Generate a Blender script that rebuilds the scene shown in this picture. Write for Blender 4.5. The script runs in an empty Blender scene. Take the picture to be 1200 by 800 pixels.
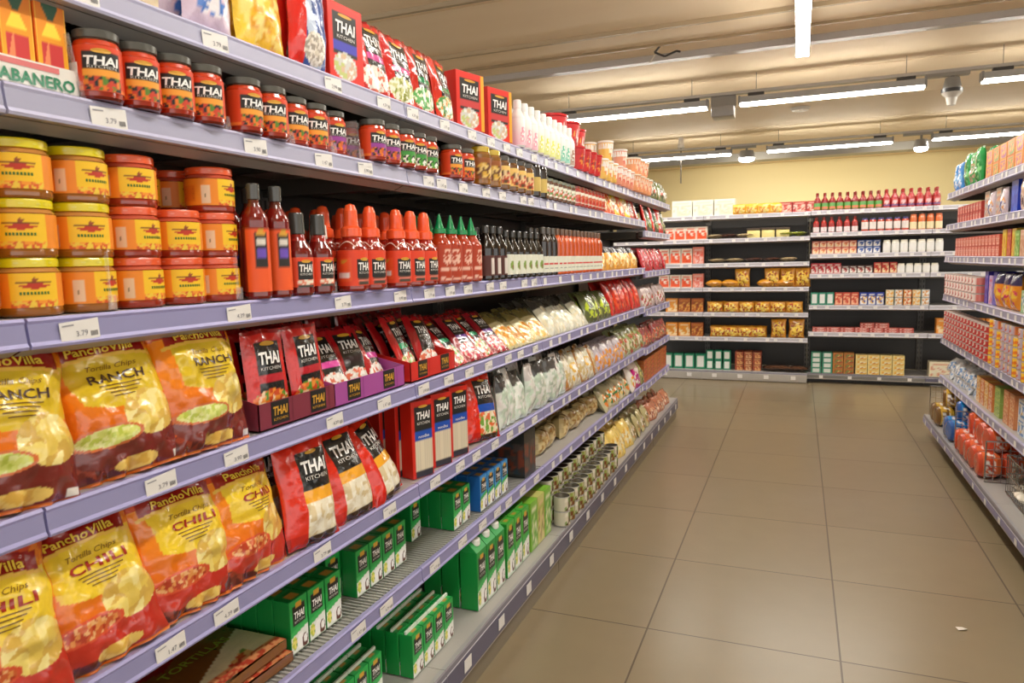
import bpy, bmesh, math, random
import numpy as np
from mathutils import Matrix, Vector
random.seed(7)
RAD = math.radians
sc = bpy.context.scene
COL = sc.collection

# ---------------------------------------------------------------- camera
def cam_matrix(yaw, pitch, roll):
    Rz = Matrix.Rotation(yaw, 3, 'Z'); Rx = Matrix.Rotation(pitch, 3, 'X'); Ry = Matrix.Rotation(roll, 3, 'Y')
    return Rz @ Rx @ Ry
CAM_H = 1.254
cd = bpy.data.cameras.new('camera'); cam = bpy.data.objects.new('camera', cd); COL.objects.link(cam)
cd.sensor_width = 36; cd.lens = 835.14 / 1200 * 36; cd.clip_start = 0.05
m = cam_matrix(.38260, -.11210, .0222)
r, f, u = m.col[0], m.col[1], m.col[2]
mm = Matrix((r, u, -f)).transposed().to_4x4(); mm.translation = (0, 0, CAM_H)
cam.matrix_world = mm
sc.camera = cam
cd.dof.use_dof = True; cd.dof.focus_distance = 2.1; cd.dof.aperture_fstop = 9

# ---------------------------------------------------------------- light and exposure
LAMP_POWER = 46.0       # emission strength of the tube diffusers
WORLD = 1.7
w = bpy.data.worlds.new('shop_ambient_fill'); sc.world = w; w.use_nodes = True  # even ambient fill added through the open sides, not daylight
w.node_tree.nodes['Background'].inputs[0].default_value = (1, .96, .91, 1)
w.node_tree.nodes['Background'].inputs[1].default_value = WORLD
sc.view_settings.view_transform = 'Standard'; sc.view_settings.look = 'None'
sc.view_settings.exposure = 0.16; sc.view_settings.gamma = 1; sc.view_settings.use_curve_mapping = False
sc.cycles.use_denoising = True
sc.cycles.max_bounces = 7; sc.cycles.transparent_max_bounces = 12
sc.cycles.caustics_reflective = False; sc.cycles.caustics_refractive = False
sc.cycles.sample_clamp_indirect = 6

# ---------------------------------------------------------------- colours, materials
def lin(c):
    c = np.asarray(c, float) / 255.
    return np.where(c <= .04045, c / 12.92, ((c + .055) / 1.055) ** 2.4)
def mat(name, color=None, rough=.5, metal=0, emit=0, coat=0, alpha=1, trans=0, bump=0, bscale=60, spec=.5):
    m = bpy.data.materials.new(name); m.use_nodes = True; nt = m.node_tree; b = nt.nodes['Principled BSDF']
    if color is None:
        a = nt.nodes.new('ShaderNodeAttribute'); a.attribute_name = 'Col'
        nt.links.new(a.outputs['Color'], b.inputs['Base Color'])
    else:
        b.inputs['Base Color'].default_value = (*lin(color), 1)
        if emit:
            b.inputs['Emission Color'].default_value = (*lin(color), 1); b.inputs['Emission Strength'].default_value = emit
    b.inputs['Roughness'].default_value = rough; b.inputs['Metallic'].default_value = metal
    b.inputs['Coat Weight'].default_value = coat; b.inputs['Coat Roughness'].default_value = .08
    b.inputs['Specular IOR Level'].default_value = spec
    b.inputs['Transmission Weight'].default_value = trans; b.inputs['Alpha'].default_value = alpha
    if bump:
        n = nt.nodes.new('ShaderNodeTexNoise'); n.inputs['Scale'].default_value = bscale; n.inputs['Detail'].default_value = 3
        tc = nt.nodes.new('ShaderNodeTexCoord'); nt.links.new(tc.outputs['Object'], n.inputs['Vector'])
        bp = nt.nodes.new('ShaderNodeBump'); bp.inputs['Strength'].default_value = bump; bp.inputs['Distance'].default_value = .01
        nt.links.new(n.outputs['Fac'], bp.inputs['Height']); nt.links.new(bp.outputs['Normal'], b.inputs['Normal'])
    return m
CARTON = mat('printed_carton', None, .38, coat=.15)
PAPER = mat('printed_paper', None, .5)
FOIL = mat('printed_film', None, .2, coat=.5, bump=.35, bscale=35)
SLEEK = mat('glossy_container', None, .12, coat=.6)
METAL = mat('painted_metal', None, .4)
SATIN = mat('lid_metal', None, .3, metal=.35)
ACRYL = mat('clear_acrylic', (235, 240, 242), .03, alpha=.16, spec=.8)
GLOW = mat('lamp_diffuser', (255, 250, 240), .5, emit=LAMP_POWER)
CHROME = mat('wire_chrome', (190, 190, 190), .25, metal=.9)

# ---------------------------------------------------------------- mesh builder
class M:
    def __init__(s): s.v = []; s.f = []; s.c = []; s.sm = []; s.n = 0
    def add(s, V, F, C, smooth=False):
        V = np.asarray(V, float).reshape(-1, 3); C = np.asarray(C, float)
        if C.ndim == 1: C = np.tile(C, (len(V), 1))
        s.v.append(V); s.c.append(C)
        for q in F: s.f.append([i + s.n for i in q])
        s.sm += [smooth] * len(F); s.n += len(V); return s
    def box(s, x0, x1, y0, y1, z0, z1, col, b=0, lin_=False):
        c = col if lin_ else lin(col)
        if b <= 0:
            V = [(x, y, z) for x in (x0, x1) for y in (y0, y1) for z in (z0, z1)]
            F = [(0, 1, 3, 2), (4, 6, 7, 5), (0, 4, 5, 1), (2, 3, 7, 6), (0, 2, 6, 4), (1, 5, 7, 3)]
            return s.add(V, F, c)
        bm = bmesh.new(); bmesh.ops.create_cube(bm, size=1)
        for v in bm.verts: v.co = ((x0 + x1) / 2 + v.co.x * (x1 - x0), (y0 + y1) / 2 + v.co.y * (y1 - y0), (z0 + z1) / 2 + v.co.z * (z1 - z0))
        bmesh.ops.bevel(bm, geom=bm.edges[:], offset=b, segments=2, affect='EDGES', profile=.5)
        bm.verts.index_update(); V = [v.co[:] for v in bm.verts]; F = [[v.index for v in f_.verts] for f_ in bm.faces]; bm.free()
        return s.add(V, F, c, True if b > .004 else False)
    def lathe(s, prof, n=24, cx=0, cy=0, sq=None):
        # prof: (radius, z, colour); consecutive rings; sq = superellipse power for squarish bodies
        rings = []
        a = np.linspace(0, 2 * math.pi, n, endpoint=False) - math.pi / 2
        ca, sa = np.cos(a), np.sin(a)
        if sq:
            k = (np.abs(ca) ** sq + np.abs(sa) ** sq) ** (-1 / sq); ca, sa = ca * k, sa * k
        for k in range(len(prof) - 1):
            (r0, z0, c0), (r1, z1, c1) = prof[k], prof[k + 1]
            V = np.concatenate([np.stack([cx + r0 * ca, cy + r0 * sa, np.full(n, z0)], 1), np.stack([cx + r1 * ca, cy + r1 * sa, np.full(n, z1)], 1)])
            F = [(i, (i + 1) % n, n + (i + 1) % n, n + i) for i in range(n)]
            s.add(V, F, lin(c0), True)
        r0, z0, c0 = prof[0]; s.add(np.stack([cx + r0 * ca, cy + r0 * sa, np.full(n, z0)], 1), [list(range(n))[::-1]], lin(c0))
        r1, z1, c1 = prof[-1]; s.add(np.stack([cx + r1 * ca, cy + r1 * sa, np.full(n, z1)], 1), [list(range(n))], lin(prof[-2][2]))
        return s
    def tube(s, pts, r, col, n=8):
        c = lin(col)
        for a, b in zip(pts[:-1], pts[1:]):
            a, b = Vector(a), Vector(b); d = (b - a)
            q = d.to_track_quat('Z', 'Y').to_matrix()
            V = []
            for e in (a, b):
                for k in range(n):
                    t = 2 * math.pi * k / n; V.append(e + q @ Vector((math.cos(t) * r, math.sin(t) * r, 0)))
            s.add([x[:] for x in V], [(k, (k + 1) % n, n + (k + 1) % n, n + k) for k in range(n)] + [list(range(n))[::-1], list(range(n, 2 * n))], c)
        return s
    def grid(s, F, u0, u1, v0, v1, nu, nv, art, off=0, smooth=True, flip=False):
        U, Vv = np.meshgrid(np.linspace(u0, u1, nu + 1), np.linspace(v0, v1, nv + 1)); U = U.ravel(); Vv = Vv.ravel()
        P = offs(F, U, Vv, off)
        C = art(U, Vv) if callable(art) else lin(art)
        w_ = nu + 1
        Q = [(j * w_ + i, j * w_ + i + 1, (j + 1) * w_ + i + 1, (j + 1) * w_ + i) for j in range(nv) for i in range(nu)]
        if flip: Q = [q[::-1] for q in Q]
        return s.add(P, Q, C, smooth)
    def poly(s, F, pts, col, off=.0006):
        p = np.array(pts, float); P = offs(F, p[:, 0], p[:, 1], off)
        return s.add(P, [list(range(len(p)))], lin(col))
    def ell(s, F, cu, cv, ru, rv, col, off=.0006, n=16):
        a = np.linspace(0, 2 * math.pi, n, endpoint=False)
        p = np.concatenate([[[cu, cv]], np.stack([cu + ru * np.cos(a), cv + rv * np.sin(a)], 1)])
        P = offs(F, p[:, 0], p[:, 1], off)
        return s.add(P, [(0, 1 + i, 1 + (i + 1) % n) for i in range(n)], lin(col))
    def text(s, F, t, cu, cv, w=None, h=None, col=(255, 255, 255), rot=0, shear=0, off=.0012, cell=None, bold=.0):
        V2, T = text2d(t, shear, bold, cell)
        W = V2[:, 0].max() - V2[:, 0].min(); H = V2[:, 1].max() - V2[:, 1].min()
        sx = w / W if w else h / H; sy = h / H if h else sx
        x, y = V2[:, 0] * sx, V2[:, 1] * sy
        c_, s_ = math.cos(rot), math.sin(rot); x, y = x * c_ - y * s_, x * s_ + y * c_
        return s.add(offs(F, x + cu, y + cv, off), T, lin(col))
    def mesh(s, name, material):
        me = bpy.data.meshes.new(name); V = np.concatenate(s.v); me.from_pydata(V.tolist(), [], s.f)
        at = me.color_attributes.new('Col', 'FLOAT_COLOR', 'POINT'); C = np.concatenate(s.c)
        at.data.foreach_set('color', np.concatenate([C, np.ones((len(C), 1))], 1).astype(np.float32).ravel())
        me.polygons.foreach_set('use_smooth', s.sm); me.materials.append(material); me.update(); return me
    def xf(s, mtx):
        for k, V in enumerate(s.v): s.v[k] = V @ np.array(mtx)[:3, :3].T + np.array(mtx)[:3, 3]
        return s
def offs(F, u, v, off):
    P = F(u, v)
    if not off: return P
    e = 1e-4; du = F(u + e, v) - F(u - e, v); dv = F(u, v + e) - F(u, v - e); n = np.cross(du, dv)
    return P + n / (np.linalg.norm(n, axis=1)[:, None] + 1e-12) * off
_TX = {}
def text2d(t, shear=0, bold=0, cell=None):
    key = (t, shear, bold, cell)
    if key in _TX: return _TX[key]
    cu = bpy.data.curves.new('lettering', 'FONT'); cu.body = t; cu.shear = shear; cu.offset = bold; cu.resolution_u = 2
    cu.align_x = 'CENTER'; cu.fill_mode = 'FRONT'
    ob = bpy.data.objects.new('lettering', cu); COL.objects.link(ob)
    dg = bpy.context.evaluated_depsgraph_get(); me = bpy.data.meshes.new_from_object(ob.evaluated_get(dg))
    bpy.data.objects.remove(ob); bpy.data.curves.remove(cu)
    bm = bmesh.new(); bm.from_mesh(me); bpy.data.meshes.remove(me)
    if cell:
        for ax in (0, 1):
            lo = min(v.co[ax] for v in bm.verts); hi = max(v.co[ax] for v in bm.verts)
            k = lo + cell
            while k < hi:
                no = (1, 0, 0) if ax == 0 else (0, 1, 0)
                bmesh.ops.bisect_plane(bm, geom=bm.verts[:] + bm.edges[:] + bm.faces[:], plane_co=(k * no[0], k * no[1], 0), plane_no=no); k += cell
    for fc in bm.faces:
        if fc.normal.z < 0: fc.normal_flip()
    bm.verts.index_update()
    V = np.array([v.co[:2] for v in bm.verts]); T = [[v.index for v in f_.verts] for f_ in bm.faces]; bm.free()
    V = V - (V.max(0) + V.min(0)) / 2
    _TX[key] = (V, T); return V, T

# surfaces (u to the right, v up, as one looks at the product's front, which faces -Y)
def flat(y, x0=0, z0=0): return lambda u, v: np.stack([u + x0, np.full_like(u, y), v + z0], 1)
def top(z): return lambda u, v: np.stack([u, v, np.full_like(u, z)], 1)
def side(x, sgn=1):
    return lambda u, v: np.stack([np.full_like(u, x), u * sgn, v], 1)
def cyl(R, cy=0):
    def F(u, v):
        r = R(v) if callable(R) else R
        a = u / (R(v * 0 + .05) if callable(R) else R) ; return np.stack([r * np.sin(a), cy - r * np.cos(a), v], 1)
    return F
def hsh(ix, iy, seed=0):
    x = (ix.astype(np.int64) * 374761393 + iy.astype(np.int64) * 668265263 + seed * 982451653) & 0x7fffffff
    x = ((x ^ (x >> 13)) * 1274126177) & 0x7fffffff
    return ((x ^ (x >> 16)) & 0xffff) / 65535.
def noise(u, v, sc_, seed=0):
    x, y = u * sc_, v * sc_; ix, iy = np.floor(x), np.floor(y); fx, fy = x - ix, y - iy
    fx, fy = fx * fx * (3 - 2 * fx), fy * fy * (3 - 2 * fy)
    a, b, c, d = hsh(ix, iy, seed), hsh(ix + 1, iy, seed), hsh(ix, iy + 1, seed), hsh(ix + 1, iy + 1, seed)
    return a + (b - a) * fx + (c - a) * fy + (a - b - c + d) * fx * fy
class Art:                       # paints printed artwork over arrays of (u, v)
    def __init__(s, u, v, base): s.u, s.v = u, v; s.c = np.tile(lin(base), (len(u), 1))
    def m(s, k, col): s.c[k] = lin(col); return s
    def rect(s, a, b, c, d, col): return s.m((s.u >= a) & (s.u <= b) & (s.v >= c) & (s.v <= d), col)
    def ell(s, cu, cv, ru, rv, col): return s.m(((s.u - cu) / ru) ** 2 + ((s.v - cv) / rv) ** 2 <= 1, col)
    def grad(s, c0, c1, v0, v1, k=None):
        t = np.clip((s.v - v0) / (v1 - v0), 0, 1)[:, None]; q = lin(c0) * (1 - t) + lin(c1) * t
        if k is None: s.c = q
        else: s.c[k] = q[k]
        return s
    def speck(s, k, cols, size, seed=1):
        uu = s.u + (noise(s.u, s.v, 1.2 / size, seed) - .5) * size; vv = s.v + (noise(s.u, s.v, 1.2 / size, seed + 9) - .5) * size
        h = hsh(np.floor(uu / size), np.floor(vv / size), seed); L = np.array([lin(c) for c in cols])
        s.c[k] = L[np.minimum((h * len(cols)).astype(int), len(cols) - 1)][k]; return s
    def inell(s, cu, cv, ru, rv): return ((s.u - cu) / ru) ** 2 + ((s.v - cv) / rv) ** 2 <= 1
    def inr(s, a, b, c, d): return (s.u >= a) & (s.u <= b) & (s.v >= c) & (s.v <= d)

# ---------------------------------------------------------------- things
class Kind:
    def __init__(s, name, cat, parts): s.name, s.cat, s.parts = name, cat, parts     # parts: (name, mesh[, label]); one part = one mesh object
def spawn(k, loc, rot, label, group=None, scale=None):
    if len(k.parts) == 1:
        o = bpy.data.objects.new(k.name, k.parts[0][1])
    else:
        o = bpy.data.objects.new(k.name, None); o.empty_display_size = .03
        for p in k.parts:
            c = bpy.data.objects.new(p[0], p[1]); COL.objects.link(c); c.parent = o
            if len(p) > 2: c['label'] = p[2]
    COL.objects.link(o); o.location = loc; o.rotation_euler = rot
    if scale: o.scale = scale
    o['label'] = label; o['category'] = k.cat
    if group: o['group'] = group
    SEEN[label] = SEEN.get(label, 0) + 1
    if not 4 <= len(label.replace('-', ' ').split()) <= 17: print('LABEL LENGTH', len(label.split()), label)
    return o
SEEN = {}
ORD = 'first second third fourth fifth sixth seventh eighth ninth tenth eleventh twelfth thirteenth fourteenth fifteenth sixteenth seventeenth eighteenth nineteenth twentieth'.split()
ORD += ['twenty-' + o for o in ORD[:9]] + ['thirtieth'] + ['thirty-' + o for o in ORD[:9]] + ['fortieth']
LAY = {1: [''], 2: [', bottom layer', ', top layer'], 3: [', bottom layer', ', middle layer', ', top layer']}
def layers(n): return LAY.get(n) or [', bottom layer'] + [', %s layer' % ORD[i] for i in range(1, n - 1)] + [', top layer']
XL, XR, YB = -.942, .918, 7.52       # front faces of goods: left run, right run, back run
def run(kinds, desc, where, a0, n, pitch, z, deep=1, dp=.08, stack=1, dz=.1, side='L', back=0, lean=0, yaw=0, jit=0, jyaw=0, skip=None, grp=None, sc_=None):
    """goods in a straight row along a shelf; returns nothing. a0 = centre of the first one along the shelf."""
    kinds = kinds if isinstance(kinds, list) else [kinds]
    for i in range(n):
        for d in range(deep):
            for s_ in range(stack):
                if skip and skip(i, d, s_): continue
                k = kinds[i % len(kinds)]
                a = a0 + i * pitch + random.uniform(-jit, jit); off = back + d * dp + random.uniform(-jit, jit) * .6
                if side == 'L': loc = (XL - off, a, z + s_ * dz); rz = RAD(90)
                elif side == 'R': loc = (XR + off, a, z + s_ * dz); rz = RAD(-90)
                else: loc = (a, YB + off, z + s_ * dz); rz = 0
                le = lean if not isinstance(lean, tuple) else random.uniform(*lean)
                dd = desc[i % len(desc)] if isinstance(desc, list) else desc
                lab = dd
                if n > 1: lab += ', %s along' % ORD[i]
                if stack > 1: lab += layers(stack)[s_]
                if deep > 1: lab += ', front row' if d == 0 else ', %s row' % ORD[d]
                lab += ', ' + where
                spawn(k, loc, (RAD(-le), 0, rz + RAD(yaw + random.uniform(-jyaw, jyaw))), lab,
                      (grp or ('goods: ' + (desc if isinstance(desc, str) else desc[0]) + 's')) + ' on ' + where if n * deep * stack > 1 else None, sc_)
def tag(o, label=None, cat=None, group=None, kind=None):
    if label: o['label'] = label
    if cat: o['category'] = cat
    if group: o['group'] = group
    if kind: o['kind'] = kind
    return o
def link(name, mesh, parent=None, loc=(0, 0, 0), rot=(0, 0, 0)):
    o = bpy.data.objects.new(name, mesh); COL.objects.link(o); o.location = loc; o.rotation_euler = rot
    if parent: o.parent = parent
    return o
def empty(name, loc=(0, 0, 0), rz=0):
    o = bpy.data.objects.new(name, None); COL.objects.link(o); o.location = loc; o.rotation_euler = (0, 0, rz); o.empty_display_size = .1; return o

# ================================================================ SETTING
# floor: large ceramic tiles
def floor_mat():
    m = bpy.data.materials.new('floor_tiles'); m.use_nodes = True; nt = m.node_tree; N = nt.nodes; L = nt.links; b = N['Principled BSDF']
    tc = N.new('ShaderNodeTexCoord'); mp = N.new('ShaderNodeMapping'); L.new(tc.outputs['Object'], mp.inputs['Vector'])
    mp.inputs['Location'].default_value = (-.147 + 6, -.503 + 6, 0)
    br = N.new('ShaderNodeTexBrick'); br.offset = 0; br.squash = 1
    L.new(mp.outputs['Vector'], br.inputs['Vector'])
    br.inputs['Scale'].default_value = 1; br.inputs['Mortar Size'].default_value = .0034; br.inputs['Brick Width'].default_value = .6; br.inputs['Row Height'].default_value = .6
    br.inputs['Mortar Smooth'].default_value = .3; br.inputs['Bias'].default_value = 0
    br.inputs['Color1'].default_value = (*lin((148, 133, 105)), 1); br.inputs['Color2'].default_value = (*lin((142, 127, 100)), 1); br.inputs['Mortar'].default_value = (*lin((92, 77, 57)), 1)
    n = N.new('ShaderNodeTexNoise'); n.inputs['Scale'].default_value = 9; n.inputs['Detail'].default_value = 6; L.new(tc.outputs['Object'], n.inputs['Vector'])
    mx = N.new('ShaderNodeMixRGB'); mx.blend_type = 'MULTIPLY'; mx.inputs[0].default_value = .12
    L.new(br.outputs['Color'], mx.inputs[1]); L.new(n.outputs['Fac'], mx.inputs[2]); L.new(mx.outputs[0], b.inputs['Base Color'])
    b.inputs['Roughness'].default_value = .3; b.inputs['Coat Weight'].default_value = .22; b.inputs['Coat Roughness'].default_value = .22
    bp = N.new('ShaderNodeBump'); bp.inputs['Strength'].default_value = .25; bp.inputs['Distance'].default_value = .002; bp.invert = True
    L.new(br.outputs['Fac'], bp.inputs['Height']); L.new(bp.outputs['Normal'], b.inputs['Normal'])
    return m
FL = M().box(-11, 11, -4, 14.2, -.1, 0, (170, 150, 115)).mesh('floor', floor_mat())
tag(link('floor', FL), kind='structure')
def ceil_mat():
    m = bpy.data.materials.new('ceiling_panels'); m.use_nodes = True; nt = m.node_tree; N = nt.nodes; L = nt.links; b = N['Principled BSDF']
    tc = N.new('ShaderNodeTexCoord'); n = N.new('ShaderNodeTexNoise'); n.inputs['Scale'].default_value = 1.3; n.inputs['Detail'].default_value = 5
    mp = N.new('ShaderNodeMapping'); mp.inputs['Scale'].default_value = (.35, 1.6, 1); L.new(tc.outputs['Object'], mp.inputs[0]); L.new(mp.outputs[0], n.inputs['Vector'])
    cr = N.new('ShaderNodeValToRGB'); cr.color_ramp.elements[0].position = .3; cr.color_ramp.elements[1].position = .7
    cr.color_ramp.elements[0].color = (*lin((236, 214, 180)), 1); cr.color_ramp.elements[1].color = (*lin((242, 222, 190)), 1)
    L.new(n.outputs['Fac'], cr.inputs[0]); L.new(cr.outputs[0], b.inputs['Base Color']); b.inputs['Roughness'].default_value = .7
    return m
CEIL = 2.9
c = M(); yy = -4.
cc = (1, 1, 1)
while yy < 14.2:                      # wide roof panels, each lapping the next with a small step
    c.box(-11, 11, yy, yy + 1.385, CEIL, CEIL + .08, cc); c.box(-11, 11, yy + 1.385, yy + 1.4, CEIL + .01, CEIL + .08, cc); yy += 1.4
tag(link('ceiling', c.mesh('ceiling', ceil_mat())), kind='structure')
YELLOW = mat('wall_paint_yellow', (232, 214, 158), .6, bump=.05, bscale=8)
CREAM = mat('wall_paint_cream', (226, 214, 190), .7)
tag(link('wall_back', M().box(-11, 11, 13.9, 14.1, 0, CEIL, (1, 1, 1)).mesh('wall_back', YELLOW)), kind='structure')
# slim purlins and cable trunking under the ceiling
for k, (y, w_, h_, z_, col) in enumerate([(1.9, .05, .05, CEIL - .05, (150, 140, 128)), (4.25, .03, .03, CEIL - .03, (165, 148, 122)), (6.05, .09, .05, CEIL - .05, (168, 160, 152)), (5.3, .03, .03, CEIL - .03, (170, 150, 120)),
                                       (5.75, .02, .02, CEIL - .02, (150, 128, 96)), (12.3, .3, .12, CEIL - .12, (150, 145, 135))]):
    tag(link('trim_%d' % (k + 1), M().box(-7, 7, y, y + w_, z_, z_ + h_, col).mesh('trim', METAL)), kind='structure')

# ---------------------------------------------------------------- lamps
LZ = CAM_H + 1.37
def make_lamp():
    h = M().box(-.75, .75, -.04, .04, 0.012, .07, (150, 148, 145), .004); h.box(-.752, -.735, -.046, .046, 0, .077, (120, 118, 116)); h.box(.735, .752, -.046, .046, 0, .077, (120, 118, 116))
    g = M().box(-.735, .735, -.04, .04, -.008, .0125, (255, 250, 240))
    br = M().box(-.07, .07, -.03, .03, .075, .1, (50, 46, 42), .003)
    wi = M().tube([(0, 0, .1), (0, 0, CEIL - LZ)], .0025, (120, 110, 100), 6)
    return [h.mesh('lamp_housing', METAL), g.mesh('diffuser', GLOW), br.mesh('bracket', METAL), wi.mesh('suspension_wire', METAL)]
LM = make_lamp()
def lamp(x, y, label, rz=0):
    e = empty('ceiling_lamp', (x, y, LZ), rz); tag(e, label, 'ceiling lamp', 'linear tube lamps under the ceiling')
    link('housing', LM[0], e); link('diffuser', LM[1], e)
    for s_ in (-.6, .6): link('bracket', LM[2], e, (s_, 0, 0)); link('suspension_wire', LM[3], e, (s_, 0, 0))
FR = 'white linear tube lamp under the ceiling, '
for x, t in ((-1.56, 'left end of the nearer crosswise row'), (.21, 'middle of the nearer crosswise row'), (2.1, 'right end of the nearer crosswise row')):
    lamp(x, 7.03, FR + t)
for x, t in ((-1.62, 'left end of the far crosswise row'), (.32, 'middle of the far crosswise row'), (2.24, 'right end of the far crosswise row')):
    lamp(x, 10.3, FR + t)
lamp(-.005, 4.78, 'white linear tube lamp hanging lengthwise above the aisle centre', RAD(90))
lamp(-.005, 2.9, 'white linear tube lamp lengthwise above the aisle, next one nearer', RAD(90))
lamp(-.005, 1.0, 'unseen linear tube lamp added overhead to brighten the near shelves', RAD(90))  # out of view, added because the near shelves were too dark
lamp(3.4, 3.2, 'unseen linear tube lamp added for light above the next aisle right', RAD(90))  # unseen lamp added for extra light from the right
lamp(-3.6, 3.2, 'unseen linear tube lamp added for light above the next aisle left', RAD(90))  # its unseen counterpart on the left, also added for lighting
# track rails that carry the crosswise lamps
for y in (7.03, 10.3):
    tag(link('lamp_track', M().box(-6.5, 6.5, y - .03, y + .03, LZ + .1, LZ + .125, (164, 158, 150)).mesh('lamp_track', METAL)),
        'grey track rail carrying the %s crosswise lamps' % ('nearer' if y < 8 else 'far'), 'rail', 'rails above the crosswise lamps')
# fittings
SPOTG = mat('spot_glow', (255, 252, 245), .5, emit=14)
def spot(x, y, z, label, on=True, r=.07):
    e = empty('spotlight', (x, y, z)); tag(e, label, 'spotlight')
    b = M().lathe([(r * .75, .1, (120, 118, 114)), (r, .02, (120, 118, 114)), (r, 0, (90, 88, 84))], 20); b.tube([(0, 0, .1), (0, 0, LZ + .1 - z)], .014, (110, 105, 98)); b.box(-.2, .12, -.032, .032, LZ + .07 - z, LZ + .099 - z, (130, 124, 116))
    link('housing', b.mesh('housing', METAL), e)
    if on:
        g = M().lathe([(r * .5, -.045, (255, 250, 240)), (r * .85, -.03, (255, 250, 240)), (r * .95, 0, (255, 250, 240))], 20); link('glowing_bulb', g.mesh('glowing_bulb', SPOTG), e)
    else:
        g = M().lathe([(r * .45, -.12, (205, 200, 190)), (r * .6, -.06, (205, 200, 190)), (r * 1.15, -.02, (40, 38, 36)), (r * 1.15, .01, (40, 38, 36))], 20); link('dome', g.mesh('dome', METAL), e)
spot(-.68, 10.3, 2.56, 'lit round spotlight between the far left and middle lamps', True, .11)
spot(1.38, 10.3, 2.54, 'lit round spotlight between the far middle and right lamps', True, .085)
spot(1.15, 7.03, 2.58, 'unlit round ceiling spotlight right of the nearer middle lamp', False, .07)
for i, (x, e_) in enumerate(((-.68, 130), (1.38, 90))):     # the beams of the two lit spotlights, turned to the yellow wall
    ld = bpy.data.lights.new('spot_beam', 'SPOT'); ld.energy = e_ * 1.9; ld.spot_size = RAD(84); ld.spot_blend = 1; ld.shadow_soft_size = .06; ld.color = (1, .95, .82)
    lo = bpy.data.objects.new('spot_beam', ld); COL.objects.link(lo); lo.location = (x, 10.75, 2.5); lo.rotation_euler = (RAD(70), 0, 0)
bx = empty('ceiling_box', (-.675, 7.05, 0)); tag(bx, 'grey square junction box hanging between two nearer crosswise lamps', 'junction box')
link('housing', M().box(-.1, .1, -.1, .1, 2.53, 2.62, (138, 134, 130), .006).mesh('housing', METAL), bx); link('mounting_plate', M().box(-.11, .11, -.03, .03, 2.62, LZ + .099, (128, 122, 114)).mesh('mounting_plate', METAL), bx)
an = empty('hanging_hook', (-1.0, 5.8, CEIL)); tag(an, 'black open cable hook on the bare beige ceiling', 'hook')
h = M().tube([(-.03, 0, -.001), (-.08, 0, -.05), (.0, 0, -.09), (.09, 0, -.06), (.12, 0, -.07)], .008, (40, 34, 28)); link('hook', h.mesh('hook', METAL), an); link('cable', M().tube([(-.03, 0, 0), (-.12, .02, -.12)], .005, (200, 190, 170)).mesh('cable', METAL), an)
sp_ = empty('hanging_sensor', (-1.55, 10.3, CEIL)); tag(sp_, 'small pale sensor on a thin rod before yellow wall', 'sensor')
link('rod', M().tube([(0, 0, 0), (0, 0, -.62)], .008, (90, 84, 76)).mesh('rod', METAL), sp_); link('head', M().lathe([(.05, -.14, (220, 214, 204)), (.03, 0, (220, 214, 204))], 16).mesh('head', METAL), sp_)
pi = M().lathe([(.09, CEIL - .03, (190, 182, 168)), (.11, CEIL - .001, (190, 182, 168))], 24); o = link('smoke_detector', pi.mesh('smoke_detector', METAL), None, (-.02, 8.9, 0)); tag(o, 'flat round smoke detector on the ceiling between lamp rows', 'smoke detector')

# ================================================================ SHELVING
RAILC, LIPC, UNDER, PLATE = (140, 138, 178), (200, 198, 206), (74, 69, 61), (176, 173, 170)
def extrude(m, prof, y0, y1, cols):
    """closed (x, z) outline drawn along Y; cols: one colour per edge"""
    n = len(prof)
    for i in range(n):
        (x0, z0), (x1, z1) = prof[i], prof[(i + 1) % n]
        m.add([(x0, y0, z0), (x0, y1, z0), (x1, y1, z1), (x1, y0, z1)], [(0, 1, 2, 3)], lin(cols[i]))
    m.add([(x, y0, z) for x, z in prof], [list(range(n))], lin(cols[0])); m.add([(x, y1, z) for x, z in prof], [list(range(n))[::-1]], lin(cols[0]))
RAIL = {}
def rail_mesh(L, col=RAILC, h=.036):
    key = (round(L, 3), col, h)
    if key not in RAIL:
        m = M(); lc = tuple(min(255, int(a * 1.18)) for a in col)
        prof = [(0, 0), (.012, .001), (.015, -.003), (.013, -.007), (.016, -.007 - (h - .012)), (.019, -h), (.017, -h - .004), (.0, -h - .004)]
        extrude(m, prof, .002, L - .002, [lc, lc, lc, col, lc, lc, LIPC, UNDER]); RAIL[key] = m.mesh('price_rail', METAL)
    return RAIL[key]
TAGS = []
def tag_mesh(price, w_=.058):
    m = M(); m.box(-w_ / 2, w_ / 2, -.0012, 0, -.014, .014, (232, 230, 226)); F = flat(-.0012)
    m.text(F, price, .002, -.004, h=.0075, col=(110, 108, 118), off=.0006)
    m.poly(F, [(-w_ / 2 + .003, .008), (-w_ / 2 + .02, .008), (-w_ / 2 + .02, .010), (-w_ / 2 + .003, .010)], (150, 150, 155))
    for i in range(7): m.poly(F, [(w_ / 2 - .014 + i * .0016, -.010), (w_ / 2 - .0132 + i * .0016, -.010), (w_ / 2 - .0132 + i * .0016, -.003), (w_ / 2 - .014 + i * .0016, -.003)], (90, 90, 95))
    return m.mesh('price_tag', PAPER)
for p_ in ('4.39', '3.90', '1.47', '3.79', '2.99'): TAGS.append(tag_mesh(p_))
TAGP = M().box(-.017, .017, -.0012, 0, -.014, .014, (236, 234, 232)).mesh('price_tag', PAPER)
PLATES = {}
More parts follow.
